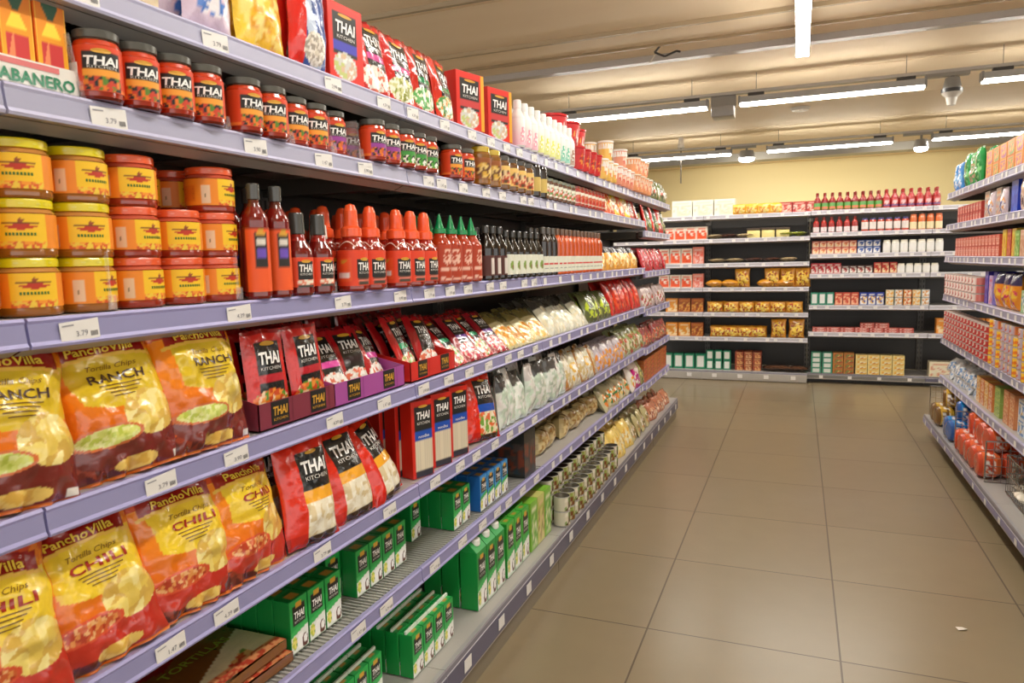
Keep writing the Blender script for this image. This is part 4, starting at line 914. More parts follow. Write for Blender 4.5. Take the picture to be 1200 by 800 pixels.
run([soft(.14, .14, .05, (150, 60, 60), [(200, 70, 50), (226, 160, 120), (90, 90, 50)], s_) for s_ in (2, 7)], 'dark red mixed packet', N_ + ' far end', 4.77, 6, .14, .658, deep=2, dp=.06, lean=14, jyaw=12)

# -- carton shelf (sixth level)
def tort():
    W, D = .36, .24; m = M(); 
    def art(u, v):
        x, y = u / W, (v) / D; a = Art(u, v, (128, 78, 30)); a.m((y < .2 + .7 * x), (238, 226, 186)); a.speck((y < .05 + .6 * x) & (x > -.0) & (x < .32), [(210, 90, 50), (236, 180, 110), (190, 60, 40), (110, 140, 60)], .012, 4)
        a.speck((y < .12), [(190, 70, 50), (226, 150, 100)], .008, 6); a.m((np.abs(x + .02) / .24 + np.abs(y - .72) / .16) < 1, (140, 30, 24)); return a.c
    F = lambda u, v: np.stack([u, v, .02 + .006 * np.sin(math.pi * np.clip(u / W + .5, 0, 1)) + .002 * noise(u + 3, v, 20, 3)], 1)
    m.grid(F, -W / 2, W / 2, 0, D, 60, 44, art); m.lathe([(.11, .001, (226, 200, 150)), (.115, .004, (226, 200, 150)), (.115, .017, (226, 200, 150)), (.11, .0195, (226, 200, 150))], 30, 0, D / 2)
    m.box(-W / 2, W / 2, 0, D, .0, .004, (110, 70, 36), .001); m.grid(lambda u, v: np.stack([u, v * 0, v], 1), -W / 2, W / 2, .002, .021, 20, 3, (130, 84, 44))
    m.text(F, 'Villa', -.007, .173, w=.1, h=.03, col=(226, 170, 70), rot=0, cell=.3); m.text(F, 'TORTILLAS', .055, .118, w=.17, h=.022, col=(150, 160, 50), bold=.02, cell=.3)
    return Kind('tortilla_pack', 'tortilla pack', [('tortilla_pack', m.mesh('tortilla_pack', FOIL))])
TT = tort()
for s_ in range(2): spawn(TT, (XL - .02 - s_ * .004, .945 - .006 * s_, Z6 + .001 + s_ * .0285), (0, 0, RAD(90 + s_ * 2 - 1)), 'brown tortilla pack lying flat, %s, left carton shelf' % ['underneath another', 'on top of another'][s_], 'flat tortilla packs')
def ks(k, desc, y0, n, p, **kw): run(k, desc, K_, y0, n, p, Z6 + .0005, **kw)
ks(COCO, 'small green carton in the nearest block', 1.165, 3, .0605, deep=6, dp=.044, back=.03)
ks(COCO, 'small green carton in the middle block', 1.375, 5, .0605, deep=5, dp=.044, back=.05, skip=lambda i, d, s_: i == 0 and d == 0)
ks(COCO, 'green carton at the back of middle block', 1.46, 1, .0605, deep=1, dp=.044, back=.28)
for i in range(3):
    for d in range(2): spawn(COCO, (XL - .14 - d * .044, 1.49 + i * .0605, Z6 + .1195), (0, 0, RAD(90)), 'small green carton, upper layer behind middle block, %s along, %s row' % (ORD[i], ORD[d]), 'green cartons, upper layer')
ks(COCO, 'single file of small green cartons', 1.79, 1, .06, deep=5, dp=.044, back=.1)
ks(COCO, 'small green carton beside blue ones', 1.91, 2, .0605, deep=6, dp=.044, back=.02)
ks(COCOB, 'small blue carton', 2.085, 4, .0605, deep=6, dp=.044, back=.01)
def sixp():
    m = M().box(-.06, .06, 0, .14, 0, .176, (46, 44, 42), .002)
    def art(u, v): return Art(u, v, (50, 44, 42)).rect(-.06, .06, .13, .19, (120, 34, 26)).rect(-.06, .14, .0, .2, (40, 42, 38)).rect(.11, .2, 0, .2, (110, 50, 34)).rect(-.06, .06, .04, .1, (120, 40, 30)).speck((v < .13) & (v > .01), [(60, 50, 46), (80, 70, 64), (120, 60, 40), (40, 60, 70)], .02, 5).c
    m.grid(flat(-.0004), -.059, .059, .001, .175, 26, 22, art, 0, False); m.grid(side(.0604), .001, .139, .001, .175, 14, 22, lambda u, v: art(u, v), 0, False); m.grid(side(-.0604), .001, .139, .001, .175, 14, 22, lambda u, v: art(u, v), 0, False, flip=True)
    return Kind('bottle_carrier', 'multipack', [('bottle_carrier', m.mesh('bottle_carrier', CARTON))])
ks(sixp(), 'dark brown wrapped multipack', 2.5, 1, .1, deep=2, dp=.15)
EGG = [soft(.15, .1, .09, (206, 186, 130), [(226, 206, 150), (190, 166, 110), (170, 130, 70)], s_, name='noodle_nest_bag', win=(0, .5, .5, .5), full=.35) for s_ in (3, 8)]
ks(EGG, 'clear bag of egg noodle nests', 2.8, 8, .155, deep=2, dp=.1, back=.07, jyaw=20, jit=.01)
ks([soft(.14, .14, .06, (206, 200, 160), [(240, 236, 220), (230, 130, 50), (60, 130, 80), (236, 200, 120)], s_) for s_ in (4, 9)], 'orange and cream snack bag', 3.72, 5, .13, deep=2, dp=.07, lean=30, jyaw=16, back=0)
ks([soft(.15, .14, .06, (240, 236, 230), [(236, 130, 40), (244, 240, 236), (236, 220, 110)], 4), soft(.15, .16, .06, (200, 30, 130), [(236, 226, 220), (206, 40, 140)], 5, topc=(240, 230, 220)), soft(.13, .15, .05, (150, 150, 90), [(200, 190, 120), (120, 130, 70)], 6)], 'bright orange and magenta bag', 4.33, 3, .14, deep=1, back=-.01, sc_=(1.15, 1.15, 1.15), lean=20, jyaw=12)
run([flat_box(.12, .03, .1, (170, 90, 40), [(206, 60, 40), (230, 170, 60)], 'instant_noodle_pack', cat='packet'), flat_box(.12, .03, .1, (206, 130, 50), [(200, 50, 40), (150, 150, 60)], 'instant_noodle_pack', cat='packet')], 'stacked instant noodle packet', K_ + ' far end', 4.74, 7, .125, .423, stack=5, dz=.031)

# -- bottom deck
def dk(k, desc, y0, n, p, **kw): run(k, desc, D_, y0, n, p, Z7 + .001, **kw)
XLs = XL; XL = -.895
dk(COCOS, 'green carton in the nearest bottom block', 1.25, 4, .0605, deep=6, dp=.043, back=.07)
dk(COCOS, 'green carton in the second bottom block', 1.575, 4, .0605, deep=6, dp=.043, back=.03)
dk(LITRE, 'tall green one-litre carton with white cap', 1.975, 3, .0765, deep=3, dp=.066, back=.02)
dk(SQUARE, 'tall light green carton with flat top', 2.22, 3, .0735, deep=3, dp=.066, back=.02)
LB = flat_box(.075, .19, .06, (130, 190, 60), [(236, 236, 200), (90, 160, 50)], 'rice_box', stripe=(110, 170, 50)); LB2 = flat_box(.075, .19, .06, (206, 206, 120), [(226, 200, 150), (150, 120, 60)], 'rice_box', stripe=(180, 190, 80))
dk([LB, LB2], 'light green rice box', 2.46, 3, .08, deep=3, dp=.066, back=.02)
def can(R, h, c, spots, lid=(120, 116, 108), n=14):
    m = M().lathe([(R * .97, 0, (170, 168, 160)), (R, .003, c), (R, h - .003, (176, 174, 168)), (R * .96, h, lid), (R * .92, h - .002, lid)], n)
    m.grid(cyl(R + .0004), -R * 2.8, R * 2.8, h * .07, h * .93, 22, 8, lambda u, v: Art(u, v, c).speck(np.abs(u) < R * .9, spots, R * .4, 3).c)
    return Kind('food_can', 'can', [('food_can', m.mesh('food_can', mat_lid))])
C1 = can(.034, .062, (206, 200, 180), [(110, 150, 60), (220, 214, 190), (96, 60, 40), (236, 230, 214)], (54, 50, 46)); C2 = can(.034, .062, (190, 196, 140), [(200, 190, 150), (120, 70, 40), (150, 170, 80)], (60, 56, 50))
dk([C1, C2], 'small stacked food can', 2.74, 13, .071, deep=4, dp=.071, stack=3, dz=.0625, back=.0, skip=lambda i, d, s_: (s_ == 2 and d < 1))
dk([soft(.13, .17, .05, (236, 206, 110), [(244, 220, 140), (226, 180, 80), (240, 236, 200)], s_) for s_ in (3, 8)], 'yellow pasta packet', 3.66, 4, .13, deep=3, dp=.07, lean=24, jyaw=16)
dk([soft(.14, .14, .05, (190, 180, 130), [(236, 226, 200), (130, 120, 70), (200, 150, 90)], s_) for s_ in (2, 9)], 'beige dried goods packet', 4.2, 4, .14, deep=2, dp=.07, lean=22, jyaw=16)
dk([soft(.14, .12, .05, (190, 120, 90), [(214, 150, 110), (150, 80, 60), (226, 190, 160)], s_) for s_ in (2, 9)], 'terracotta dried goods packet', 4.78, 5, .14, deep=2, dp=.07, lean=24, jyaw=16)
XL = XLs

# ================================================================ BACK RUN
BLR = [.44, .69, .943, 1.187, 1.43, 1.665]; BRR = [.505, .766, 1.067, 1.257, 1.46, 1.668]
GR = (190, 188, 196)
unit((-.9 - 1., YB - .02, 0), RAD(-90), 1., .36, BLR, 'shelving unit in the back left corner holding white and orange boxes', 'shelving units along the back', bcol=(178, 174, 168), base=(.1, .06), tags=6, railcol=GR, smalltags=True, height=1.66)
unit((-.9, YB - .02, 0), RAD(-90), .999, .36, BLR, 'back shelving unit with nearly empty shelves, left of the drinks', 'shelving units along the back', bcol=(178, 174, 168), base=(.1, .06), tags=6, railcol=GR, smalltags=True, height=1.66)
unit((.1, YB - .02, 0), RAD(-90), 1.019, .36, BRR, 'back shelving unit full of red bottles and cartons', 'shelving units along the back', bcol=(124, 122, 118), base=(.1, -.02), tags=8, railcol=GR, smalltags=True, height=1.66, kick=False)
unit((1.12, YB - .02, 0), RAD(-90), 1.0, .36, BRR, 'back shelving unit partly hidden by the right run', 'shelving units along the back', base=(.1, -.02), tags=8, railcol=GR, smalltags=True, height=1.66, kick=False)
W1, W2, W3, W4, W5, W6, W7 = 'back top shelf', 'back second shelf', 'back third shelf', 'back fourth shelf', 'back fifth shelf', 'back sixth shelf', 'back base deck'
def bk(k, desc, where, x0, n, p, z, **kw): run(k, desc, where, x0, n, p, z + .001, side='B', **kw)
WB = flat_box(.2, .16, .15, (240, 238, 226), [(236, 226, 200), (226, 214, 190)], 'large_white_box', sz=.03)
bk(WB, 'large plain white box', W1, -1.12, 3, .21, BLR[5])
bk(soft(.13, .1, .06, (236, 176, 50), [(246, 214, 90), (226, 140, 40), (250, 230, 150)], 4), 'golden pasta bag', W1, -.56, 4, .115, BLR[5], jyaw=8, deep=2, dp=.06)
bk(flat_box(.12, .1, .08, (190, 60, 56), [(236, 190, 170), (206, 90, 80), (226, 220, 210)], 'cereal_box', sz=.02), 'red and pink box', W1, -.13, 3, .125, BLR[5], yaw=-6, deep=2, dp=.085)
OB = flat_box(.108, .13, .08, (244, 230, 214), [(236, 90, 40), (226, 70, 30)], 'crispbread_box', sz=.03); PB = flat_box(.108, .14, .08, (236, 140, 120), [(240, 200, 190), (226, 80, 60)], 'crispbread_box', sz=.02)
bk([OB], 'cream box with orange print', W2, -1.25, 4, .11, BLR[4]); bk([OB, OB, OB, PB], 'cream and orange box', W3, -1.3, 4, .115, BLR[3], sc_=(1, 1, 1.2)); bk([OB, OB, OB, PB], 'cream, orange and pink box', W4, -1.3, 4, .115, BLR[2])
BR_ = flat_box(.12, .14, .08, (170, 90, 40), [(206, 130, 50), (140, 60, 30), (230, 180, 90)], 'biscuit_box', sz=.02); OR_ = flat_box(.12, .14, .08, (240, 150, 40), [(250, 226, 180), (236, 170, 60)], 'biscuit_box', sz=.03)
bk([OR_, BR_, BR_], 'brown and orange biscuit box', W5, -1.22, 3, .13, BLR[1]); bk([OR_, OR_, BR_], 'orange and brown biscuit box', W6, -1.22, 3, .13, BLR[0])
def jar_ins(): return Kind('plastic_tub', 'tub', [('plastic_tub', M().box(-.06, .06, 0, .09, 0, .075, (240, 226, 150), .006).box(-.064, .064, -.004, .094, .075, .095, (70, 54, 40), .004).mesh('plastic_tub', CARTON))])
bk(jar_ins(), 'cream tub with dark lid', W2, -.42, 3, .135, BLR[4])
FLATP = soft(.15, .11, .03, (190, 170, 130), [(226, 210, 170), (150, 130, 90)], 4, name='flat_packet'); FLATD = soft(.15, .11, .03, (90, 56, 44), [(150, 90, 70), (206, 180, 160)], 6, name='flat_packet'); FLATO = soft(.15, .11, .03, (150, 160, 60), [(190, 200, 80), (110, 130, 50)], 7, name='flat_packet')
def lying(k, desc, where, xs, z):
    for i, x in enumerate(xs): spawn(k[i % len(k)], (x, YB + .13, z + .02), (RAD(86), 0, RAD(random.uniform(-12, 12))), '%s, %s along, %s' % (desc, ORD[i], where), 'flat packets on ' + where, (1.1, 1.1, 1.5))
lying([FLATP, FLATD], 'beige packet lying flat', W2, (-.8, -.64, -.52), BLR[4]); lying([FLATO], 'green packet lying flat', W2, (-.12, .0), BLR[4])
lying([FLATP, FLATP, FLATD, FLATD], 'brown packet lying flat', W3, (-.75, -.58, -.42, -.26, -.1), BLR[3])
PAS = [soft(.145, .185, .08, (206, 140, 40), [(236, 190, 60), (150, 60, 30), (246, 214, 90)], s_, name='pasta_bag', win=(0, .45, .45, .4)) for s_ in (3, 7)]
PAL = [soft(.16, .11, .08, (206, 140, 40), [(236, 190, 60), (170, 60, 30), (246, 224, 120)], s_, name='pasta_bag', win=(0, .45, .45, .4)) for s_ in (2, 5)]
bk(PAS, 'brown and yellow pasta bag', W4, -.52, 5, .14, BLR[2], jyaw=8, skip=lambda i, d, s_: i == 1); lying([PAL[0]], 'yellow pasta packet lying flat', W4, (-.78, -.64, -.3, -.1), BLR[2])
bk(PAL, 'low golden pasta bag', W5, -.78, 6, .15, BLR[1], jyaw=10); bk(PAL, 'heaped golden pasta bag', W6, -.75, 4, .13, BLR[0], jyaw=12, deep=2, dp=.07); bk(PAS, 'upright brown pasta bag', W6, -.17, 2, .165, BLR[0], jyaw=4)
GW = flat_box(.1, .155, .09, (24, 140, 104), None, 'tea_box', white=(236, 240, 236)); bk(GW, 'white and green tall box', W7, -1.26, 4, .112, .1)
bk(GW, 'small white and green box', W7, -.83, 3, .085, .1, stack=2, dz=.1, sc_=(.72, .8, .62))
bk([flat_box(.08, .062, .08, (150, 66, 44), [(236, 190, 120), (200, 90, 60)], 'soup_box'), flat_box(.08, .062, .08, (170, 90, 50), [(236, 200, 150), (150, 40, 40)], 'soup_box')], 'brown soup box', W7, -.54, 3, .086, .1, stack=3, dz=.063, deep=2, dp=.085)
lying([soft(.17, .12, .05, (90, 60, 44), [(226, 200, 170), (70, 50, 40)], 6, name='coffee_bag')], 'dark bag slumped flat', W7, (-.24, -.1, .03), .1)
# right-hand bay: ketchups and cartons
KB = bottle('ketchup_bottle', .165, .032, (140, 18, 14), (120, 24, 20), [(.4, .82), (.44, .83), (.4, .985), (.34, 1)], .5, .36, lab=(.06, .42), art=lambda u, v: Art(u, v, (90, 160, 70)).rect(-.03, .03, .01, .03, (226, 110, 70)).c, n=14, merge=True)
KR = bottle('ketchup_bottle', .165, .032, (160, 20, 20), (150, 24, 24), [(.4, .82), (.44, .83), (.4, .985), (.34, 1)], .5, .36, lab=(.06, .5), art=lambda u, v: Art(u, v, (190, 60, 56)).ell(0, .05, .016, .02, (236, 190, 190)).rect(-.04, .04, .01, .026, (60, 60, 130)).c, n=14, merge=True)
bk(KB, 'ketchup bottle with green label', W1, .155, 9, .0655, BRR[5], deep=2, dp=.07); bk(KR, 'ketchup bottle with red label', W1, .745, 7, .0675, BRR[5], deep=2, dp=.07, sc_=(1, 1, 1.03))
KS = bottle('sauce_bottle', .145, .028, (170, 36, 26), (150, 40, 30), [(.5, .82), (.54, .83), (.5, .985), (.4, 1)], .6, .5, lab=(.04, .35), art=lambda u, v: Art(u, v, (236, 224, 226)).c, n=12, merge=True)
TJ = simple_jar(.03, .12, (196, 70, 40), (236, 226, 220), (70, 66, 120), None, 'tomato_jar', parts=False); OJ = simple_jar(.03, .14, (220, 110, 40), (240, 226, 180), (220, 110, 50), None, 'tomato_jar', parts=False, lh=(.05, .5)); MJ = simple_jar(.033, .115, (240, 238, 230), (244, 244, 240), (226, 220, 200), None, 'mayonnaise_jar', parts=False)
bk(KS, 'small ketchup bottle with white label', W2, .15, 6, .067, BRR[4]); bk(TJ, 'tomato jar with dark lid', W2, .57, 6, .067, BRR[4]); bk(OJ, 'orange sauce bottle', W2, .97, 4, .068, BRR[4])
bk(flat_box(.062, .06, .06, (206, 90, 70), [(250, 226, 190), (240, 160, 90)], 'tomato_carton', sz=.02), 'small red tomato carton', W3, .15, 6, .065, BRR[3], stack=2, dz=.061); bk(flat_box(.062, .06, .06, (40, 80, 160), [(240, 240, 236), (60, 100, 180)], 'tomato_carton', sz=.02), 'small blue carton', W3, .545, 3, .066, BRR[3], stack=2, dz=.061)
bk(MJ, 'white mayonnaise jar', W3, .76, 7, .071, BRR[3])
bk(flat_box(.064, .1, .06, (196, 24, 40), [(240, 226, 220), (206, 30, 40)], 'tomato_carton', sz=.02), 'bright red tomato carton', W4, .145, 4, .067, BRR[2]); bk(flat_box(.064, .075, .06, (90, 60, 56), [(240, 236, 230), (206, 60, 50)], 'tomato_carton', sz=.02), 'dark tomato carton', W4, .415, 4, .067, BRR[2]); bk(flat_box(.06, .1, .06, (206, 60, 50), [(246, 226, 180), (220, 80, 50)], 'tomato_carton', sz=.02), 'tall red tomato carton', W4, .69, 3, .066, BRR[2])
bk(MJ, 'cream mayonnaise jar', W4, .885, 5, .068, BRR[2], sc_=(.95, .95, .75))
bk(flat_box(.066, .12, .06, (30, 140, 110), None, 'tomato_carton', white=(236, 240, 238)), 'white and green carton', W5, .15, 3, .07, BRR[1]); bk(flat_box(.066, .12, .06, (200, 70, 50), [(240, 190, 150), (220, 100, 70)], 'tomato_carton', sz=.02), 'orange-red carton', W5, .365, 3, .07, BRR[1]); bk(flat_box(.066, .12, .06, (24, 56, 160), [(240, 240, 240), (230, 180, 60)], 'tomato_carton', sz=.02), 'deep blue carton', W5, .58, 3, .07, BRR[1])
CN = [can(.034, .072, (240, 226, 180), [(240, 180, 90), (236, 230, 200)]), can(.034, .072, (200, 214, 226), [(240, 236, 226), (226, 160, 80)]), can(.034, .072, (236, 150, 60), [(240, 226, 190), (220, 100, 50)])]
bk(CN, 'vegetable can', W5, .8, 5, .073, BRR[1], stack=2, dz=.073)
FT = flat_box(.12, .022, .08, (200, 90, 80), [(236, 190, 180), (170, 50, 40)], 'flat_tin_pack', cat='tin', sz=.012)
bk(FT, 'flat red fish tin pack', W6, .2, 4, .125, BRR[0], stack=2, dz=.0225); bk(FT, 'upper flat red tin pack', W6, .62, 2, .125, BRR[0] + .045, stack=2, dz=.0225); bk(FT, 'lower flat red tin pack', W6, .7, 3, .125, BRR[0], stack=2, dz=.0225)
bk(flat_box(.09, .05, .09, (60, 150, 120), None, 'wrapped_carton_tray', white=(230, 236, 232)), 'green and white block', W7, .18, 2, .1, .1, stack=4, dz=.051); 
bk(flat_box(.09, .05, .09, (190, 130, 60), [(160, 60, 40), (110, 140, 70), (236, 200, 120)], 'wrapped_can_tray', sz=.02), 'brown and green block', W7, .375, 2, .095, .1, stack=4, dz=.051)
bk(flat_box(.1, .055, .1, (244, 222, 150), [(236, 180, 60), (246, 236, 200), (190, 90, 50)], 'wrapped_can_tray', sz=.02), 'yellow corn can block', W7, .58, 4, .105, .1, stack=4, dz=.0475, sc_=(1, 1, .84))
bk(flat_box(.18, .14, .12, (240, 230, 200), [(220, 150, 120), (244, 236, 216)], 'cream_box', sz=.02), 'large cream box', W7, 1.24, 2, .19, .1)
bk(OR_, 'orange box behind right run', W6, 1.25, 4, .13, BRR[0])

# ================================================================ RIGHT RUN
RL = [.428, .686, .973, 1.224, 1.428, 1.63]
rj = [2.6, 3.6, 4.58, 5.5]
for i in range(3):
    unit((.9 + .016, rj[i + 1], 0), RAD(180), rj[i + 1] - rj[i], .43, RL, 'grey shelving unit right of the aisle, %s' % ['nearest bay in view', 'middle bay', 'end bay'][i], 'shelving units right of the aisle',
         base=(.15, .1), tags=8, height=1.66, smalltags=True, kick=False, bcol=(140, 138, 178), railcol=(156, 154, 178))
V1, V2, V3, V4, V5, V6, V7 = 'right top shelf', 'right second shelf', 'right third shelf', 'right fourth shelf', 'right fifth shelf', 'right sixth shelf', 'right bottom shelf'
def rt(k, desc, where, y0, n, p, z, **kw): run(k, desc, where, y0, n, p, z + .001, side='R', **kw)
XR = .934
rt(soft(.1, .17, .05, (50, 130, 206), [(120, 180, 230), (60, 140, 210), (230, 240, 246)], 4), 'tall blue pouch', V1, 5.25, 2, .12, RL[5], deep=2, dp=.06)
rt([soft(.12, .2, .05, (30, 150, 70), [(120, 200, 120), (30, 140, 60), (20, 120, 50)], 4), soft(.12, .19, .05, (60, 160, 80), [(190, 150, 120), (40, 140, 70)], 7)], 'tall green foil pouch', V1, 4.78, 3, .14, RL[5], deep=2, dp=.06, jyaw=10)
OP = flat_box(.13, .075, .1, (230, 130, 40), [(110, 160, 70), (236, 180, 60), (206, 80, 80)], 'cereal_bar_box', sz=.02); OP2 = flat_box(.13, .075, .1, (236, 160, 60), [(170, 80, 150), (236, 190, 80), (220, 90, 60)], 'cereal_bar_box', sz=.02)
rt([OP, OP2], 'orange cereal bar box', V1, 3.3, 10, .14, RL[5], stack=2, dz=.076, deep=2, dp=.105)
rt(flat_box(.06, .05, .06, (190, 60, 50), [(230, 130, 110), (240, 210, 190)], 'pudding_box'), 'small red pudding box', V2, 4.72, 9, .072, RL[4], stack=2, dz=.051)
rt([soft(.09, .13, .04, (206, 190, 200), [(226, 160, 90), (90, 90, 150), (236, 230, 236)], 4), flat_box(.1, .14, .06, (206, 200, 190), [(226, 150, 80), (100, 110, 170)], 'dessert_box')], 'pale dessert box', V2, 4.2, 4, .12, RL[4])
rt(flat_box(.11, .15, .06, (26, 60, 190), [(60, 110, 220), (26, 60, 190)], 'baking_box'), 'royal blue baking box', V2, 4.03, 1, .12, RL[4], deep=2, dp=.07)
rt(soft(.12, .15, .04, (226, 196, 180), [(206, 170, 150), (240, 226, 214), (60, 60, 90)], 5), 'beige baking pouch', V2, 3.86, 1, .12, RL[4], deep=2, dp=.07)
rt([flat_box(.12, .14, .07, (100, 120, 190), [(190, 190, 90), (120, 150, 210)], 'dessert_box')], 'blue and yellow dessert box', V2, 3.3, 4, .14, RL[4], deep=2, dp=.08)
rt(flat_box(.07, .055, .07, (214, 90, 70), [(240, 180, 160), (230, 120, 60), (240, 226, 214)], 'jelly_box'), 'small coral jelly box', V3, 4.3, 14, .078, RL[3], stack=2, dz=.056, deep=2, dp=.075)
rt([flat_box(.07, .13, .06, (236, 196, 40), [(240, 220, 80), (206, 120, 40)], 'custard_box'), flat_box(.07, .13, .06, (190, 60, 40), [(236, 150, 70), (206, 90, 50)], 'custard_box')], 'yellow and red custard box', V3, 4.0, 3, .085, RL[3], deep=2, dp=.07)
rt([flat_box(.08, .12, .06, (226, 170, 140), [(240, 210, 180), (206, 130, 100)], 'rice_pudding_box'), flat_box(.08, .12, .06, (120, 180, 70), [(200, 226, 150), (100, 160, 60)], 'rice_pudding_box')], 'pink or green pudding box', V3, 3.68, 4, .09, RL[3], deep=2, dp=.07)
rt(flat_box(.13, .16, .08, (234, 238, 242), [(90, 130, 190), (240, 240, 240), (230, 220, 150)], 'sugar_box', sz=.015), 'large white sugar box', V3, 3.2, 3, .145, RL[3], deep=2, dp=.1)
CR = can(.042, .045, (220, 120, 110), [(240, 180, 170), (240, 226, 220), (190, 50, 60)], (220, 190, 180))
rt(CR, 'pink-labelled flat tin', V4, 4.62, 10, .087, RL[2], stack=3, dz=.0455)
rt([flat_box(.07, .17, .06, (50, 40, 160), [(130, 110, 206), (60, 50, 170)], 'drink_mix_box'), flat_box(.07, .15, .06, (206, 180, 226), [(220, 60, 110), (240, 226, 236)], 'drink_mix_box')], 'purple drink mix box', V4, 4.3, 3, .09, RL[2], deep=2, dp=.065)
rt([soft(.13, .17, .06, (226, 140, 40), [(236, 160, 50), (214, 60, 100), (240, 200, 70)], s_, topc=(50, 50, 90)) for s_ in (3, 7)], 'orange and pink sweets pouch', V4, 3.92, 3, .14, RL[2], deep=2, dp=.07)
rt([soft(.14, .17, .06, (206, 170, 120), [(226, 196, 150), (190, 140, 90)], 5), flat_box(.12, .1, .07, (150, 200, 150), [(240, 240, 240), (110, 180, 90), (90, 150, 200)], 'coconut_box', sz=.02)], 'tan pouch or mint-coloured box', V4, 3.35, 4, .14, RL[2], deep=2, dp=.08)
CF = can(.041, .036, (214, 110, 100), [(240, 190, 180), (190, 60, 60), (240, 226, 210)], (226, 200, 190))
rt(CF, 'low pink fish tin', V5, 4.28, 14, .0845, RL[1], stack=5, dz=.0365)
CY = can(.036, .045, (244, 180, 40), [(250, 206, 60), (236, 130, 40)], (226, 180, 70)); CO = can(.036, .045, (230, 130, 60), [(240, 206, 160), (190, 180, 200), (220, 90, 50)], (206, 170, 130))
rt([CO, CO, CO, CY, CO, CY], 'yellow or orange small tin', V5, 3.4, 12, .073, RL[1], stack=5, dz=.0455, skip=lambda i, d, s_: s_ == 4 and i % 4 == 1)
rt([soft(.13, .1, .05, (214, 220, 226), [(240, 240, 240), (120, 160, 210), (190, 200, 210)], s_, name='tuna_pouch') for s_ in (3, 7)], 'silver-blue crumpled pouch', V6, 4.65, 6, .14, RL[0], deep=2, dp=.06, lean=34, jyaw=18, stack=2, dz=.05)
rt([flat_box(.08, .07, .06, (226, 140, 80), [(240, 220, 190), (206, 90, 60)], 'pate_box'), flat_box(.08, .07, .06, (236, 180, 90), [(240, 226, 190), (200, 120, 60)], 'pate_box')], 'orange spread box', V6, 4.28, 4, .088, RL[0], stack=2, dz=.071)
rt(flat_box(.1, .075, .06, (150, 180, 90), [(200, 210, 110), (110, 150, 70)], 'pate_box'), 'olive green spread box', V6, 4.14, 1, .1, RL[0], stack=2, dz=.076)
rt([flat_box(.085, .08, .06, (226, 150, 100), [(240, 200, 150), (200, 110, 70)], 'pate_box')], 'peach spread box', V6, 3.88, 2, .1, RL[0], stack=2, dz=.081)
rt(flat_box(.1, .08, .06, (226, 232, 238), [(60, 130, 200), (240, 240, 240), (230, 190, 70)], 'pate_box', sz=.02), 'white and blue spread box', V6, 3.4, 4, .108, RL[0], stack=2, dz=.081)
# bottom shelf: wire baskets of round rice-cake packs
def pack(c, c2, hub):
    R, L_ = .062, .1
    m = M().lathe([(R * .5, 0, c2), (R * .85, .004, c2), (R, .02, c), (R * 1.01, L_ * .5, c), (R, L_ - .02, c), (R * .85, L_ - .004, c2), (R * .5, L_, hub)], 20)
    m.grid(cyl(R * 1.015), -R * 3, R * 3, .025, L_ - .025, 40, 8, lambda u, v: Art(u, v, c).speck(np.abs(v - L_ / 2) < .022, [c, c2, (240, 236, 230)], .014, 4).c)
    return Kind('rice_cake_pack', 'packet', [('rice_cake_pack', m.mesh('rice_cake_pack', FOIL))])
PKS = {'yellow': pack((222, 180, 70), (120, 84, 40), (236, 226, 190)), 'blue': pack((40, 140, 214), (30, 90, 170), (190, 220, 240)), 'orange': pack((232, 110, 60), (200, 70, 40), (90, 90, 190))}
def heap(nm, y0, y1, seed, nx, top_):
    rr = random.Random(seed); q = 0; n = int((y1 - y0) / .127)
    for L_ in range(2):
        for i in range(n - L_):
            for d in range(2 if L_ else 3):
                y = y0 + .065 + (i + .5 * L_) * .127; x = .868 + d * .108 + .05 * L_; z = .151 + .064 + L_ * .106
                o = spawn(PKS[nm], (x - .04, y + rr.uniform(-.006, .006), z), (RAD(0), RAD(90), RAD(rr.uniform(-10, 10))), '%s wrapped round packet, %s along, %s row, %s layer, right bottom basket' % (nm, ORD[i], ORD[d], ['lower', 'upper'][L_]), nm + ' round packets in the wire basket'); q += 1
heap('yellow', 5.08, 5.46, 1, 3, 0); heap('blue', 4.66, 5.04, 2, 3, 1); heap('orange', 3.95, 4.61, 3, 3, 0)
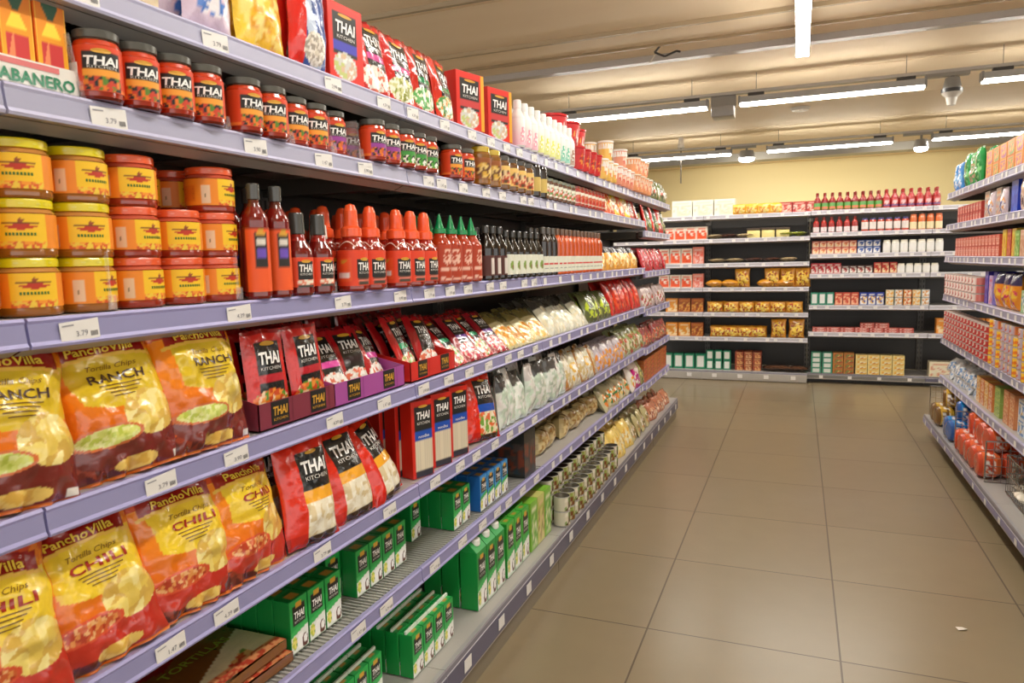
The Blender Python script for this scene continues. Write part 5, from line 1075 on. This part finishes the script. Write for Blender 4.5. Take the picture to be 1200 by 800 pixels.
def fence(W, H, name='wire_divider'):
    m = M(); m.tube([(0, 0, 0), (0, 0, H), (0, W, H), (0, W, 0), (0, 0, 0)], .0035, (180, 178, 176), 6)
    for k in range(1, 12): m.tube([(0, W * k / 12, 0), (0, W * k / 12, H)], .0016, (176, 174, 172), 5)
    for k in range(1, 5): m.tube([(0, 0, H * k / 5), (0, W, H * k / 5)], .0016, (176, 174, 172), 5)
    return m.mesh(name, CHROME)
FN = fence(.4, .2)
for i, (y, t) in enumerate(((5.48, 'at the far end beyond the yellow packets'), (4.63, 'between blue and orange packets'), (3.92, 'between orange packets and the near basket'))):
    o = link('wire_divider', FN, None, (.85, y, .151), (0, 0, RAD(-90))); tag(o, 'chrome wire divider on the right bottom shelf, ' + t, 'wire divider', 'wire dividers on the right bottom shelf')
def basket():
    m = M(); c = (180, 178, 176); A, B, H = .2, .3, .17
    for z in (0, H * .5, H):
        m.tube([(0, 0, z), (B, 0, z), (B, A * 1.6, z), (0, A * 1.6, z), (0, 0, z)], .003, c, 6)
    for k in range(13):
        y = A * 1.6 * k / 12; m.tube([(0, y, H), (0, y, 0), (B, y, 0), (B, y, H)], .0016, c, 5)
    for k in range(9):
        x = B * k / 8; m.tube([(x, 0, H), (x, 0, 0), (x, A * 1.6, 0), (x, A * 1.6, H)], .0016, c, 5)
    return m.mesh('wire_basket', CHROME)
o = link('wire_basket', basket(), None, (.9, 3.44, .16)); tag(o, 'chrome wire basket on the bottom shelf at the right photo edge', 'basket')
for i, (y, dz) in enumerate(((3.5, 0), (3.62, 0), (3.57, .05))):
    spawn(soft(.11, .13, .05, (232, 226, 210), [(244, 240, 230), (200, 190, 160), (70, 60, 60)], 5 + i, name='rolled_packet'), (1.0 + i * .03, y, .19 + dz), (RAD(80), 0, RAD(-90 + 10 * i)), 'cream packet lying in the chrome wire basket, %s' % ['near side', 'far side', 'on top'][i], 'packets in the wire basket')
# small litter on the floor
o = link('paper_scrap', M().add([(0, 0, .002), (.02, .004, .006), (.03, .018, .002), (.012, .012, .009), (-.006, .02, .003)], [(0, 1, 3), (1, 2, 3), (0, 3, 4), (3, 2, 4)], lin((236, 230, 220))).mesh('paper_scrap', PAPER), None, (.52, 2.63, 0)); tag(o, 'tiny white paper scrap on a beige floor tile', 'litter')
for l, n in SEEN.items():
    if n > 1: print('SAME LABEL', n, l)
print('THINGS', sum(SEEN.values()))
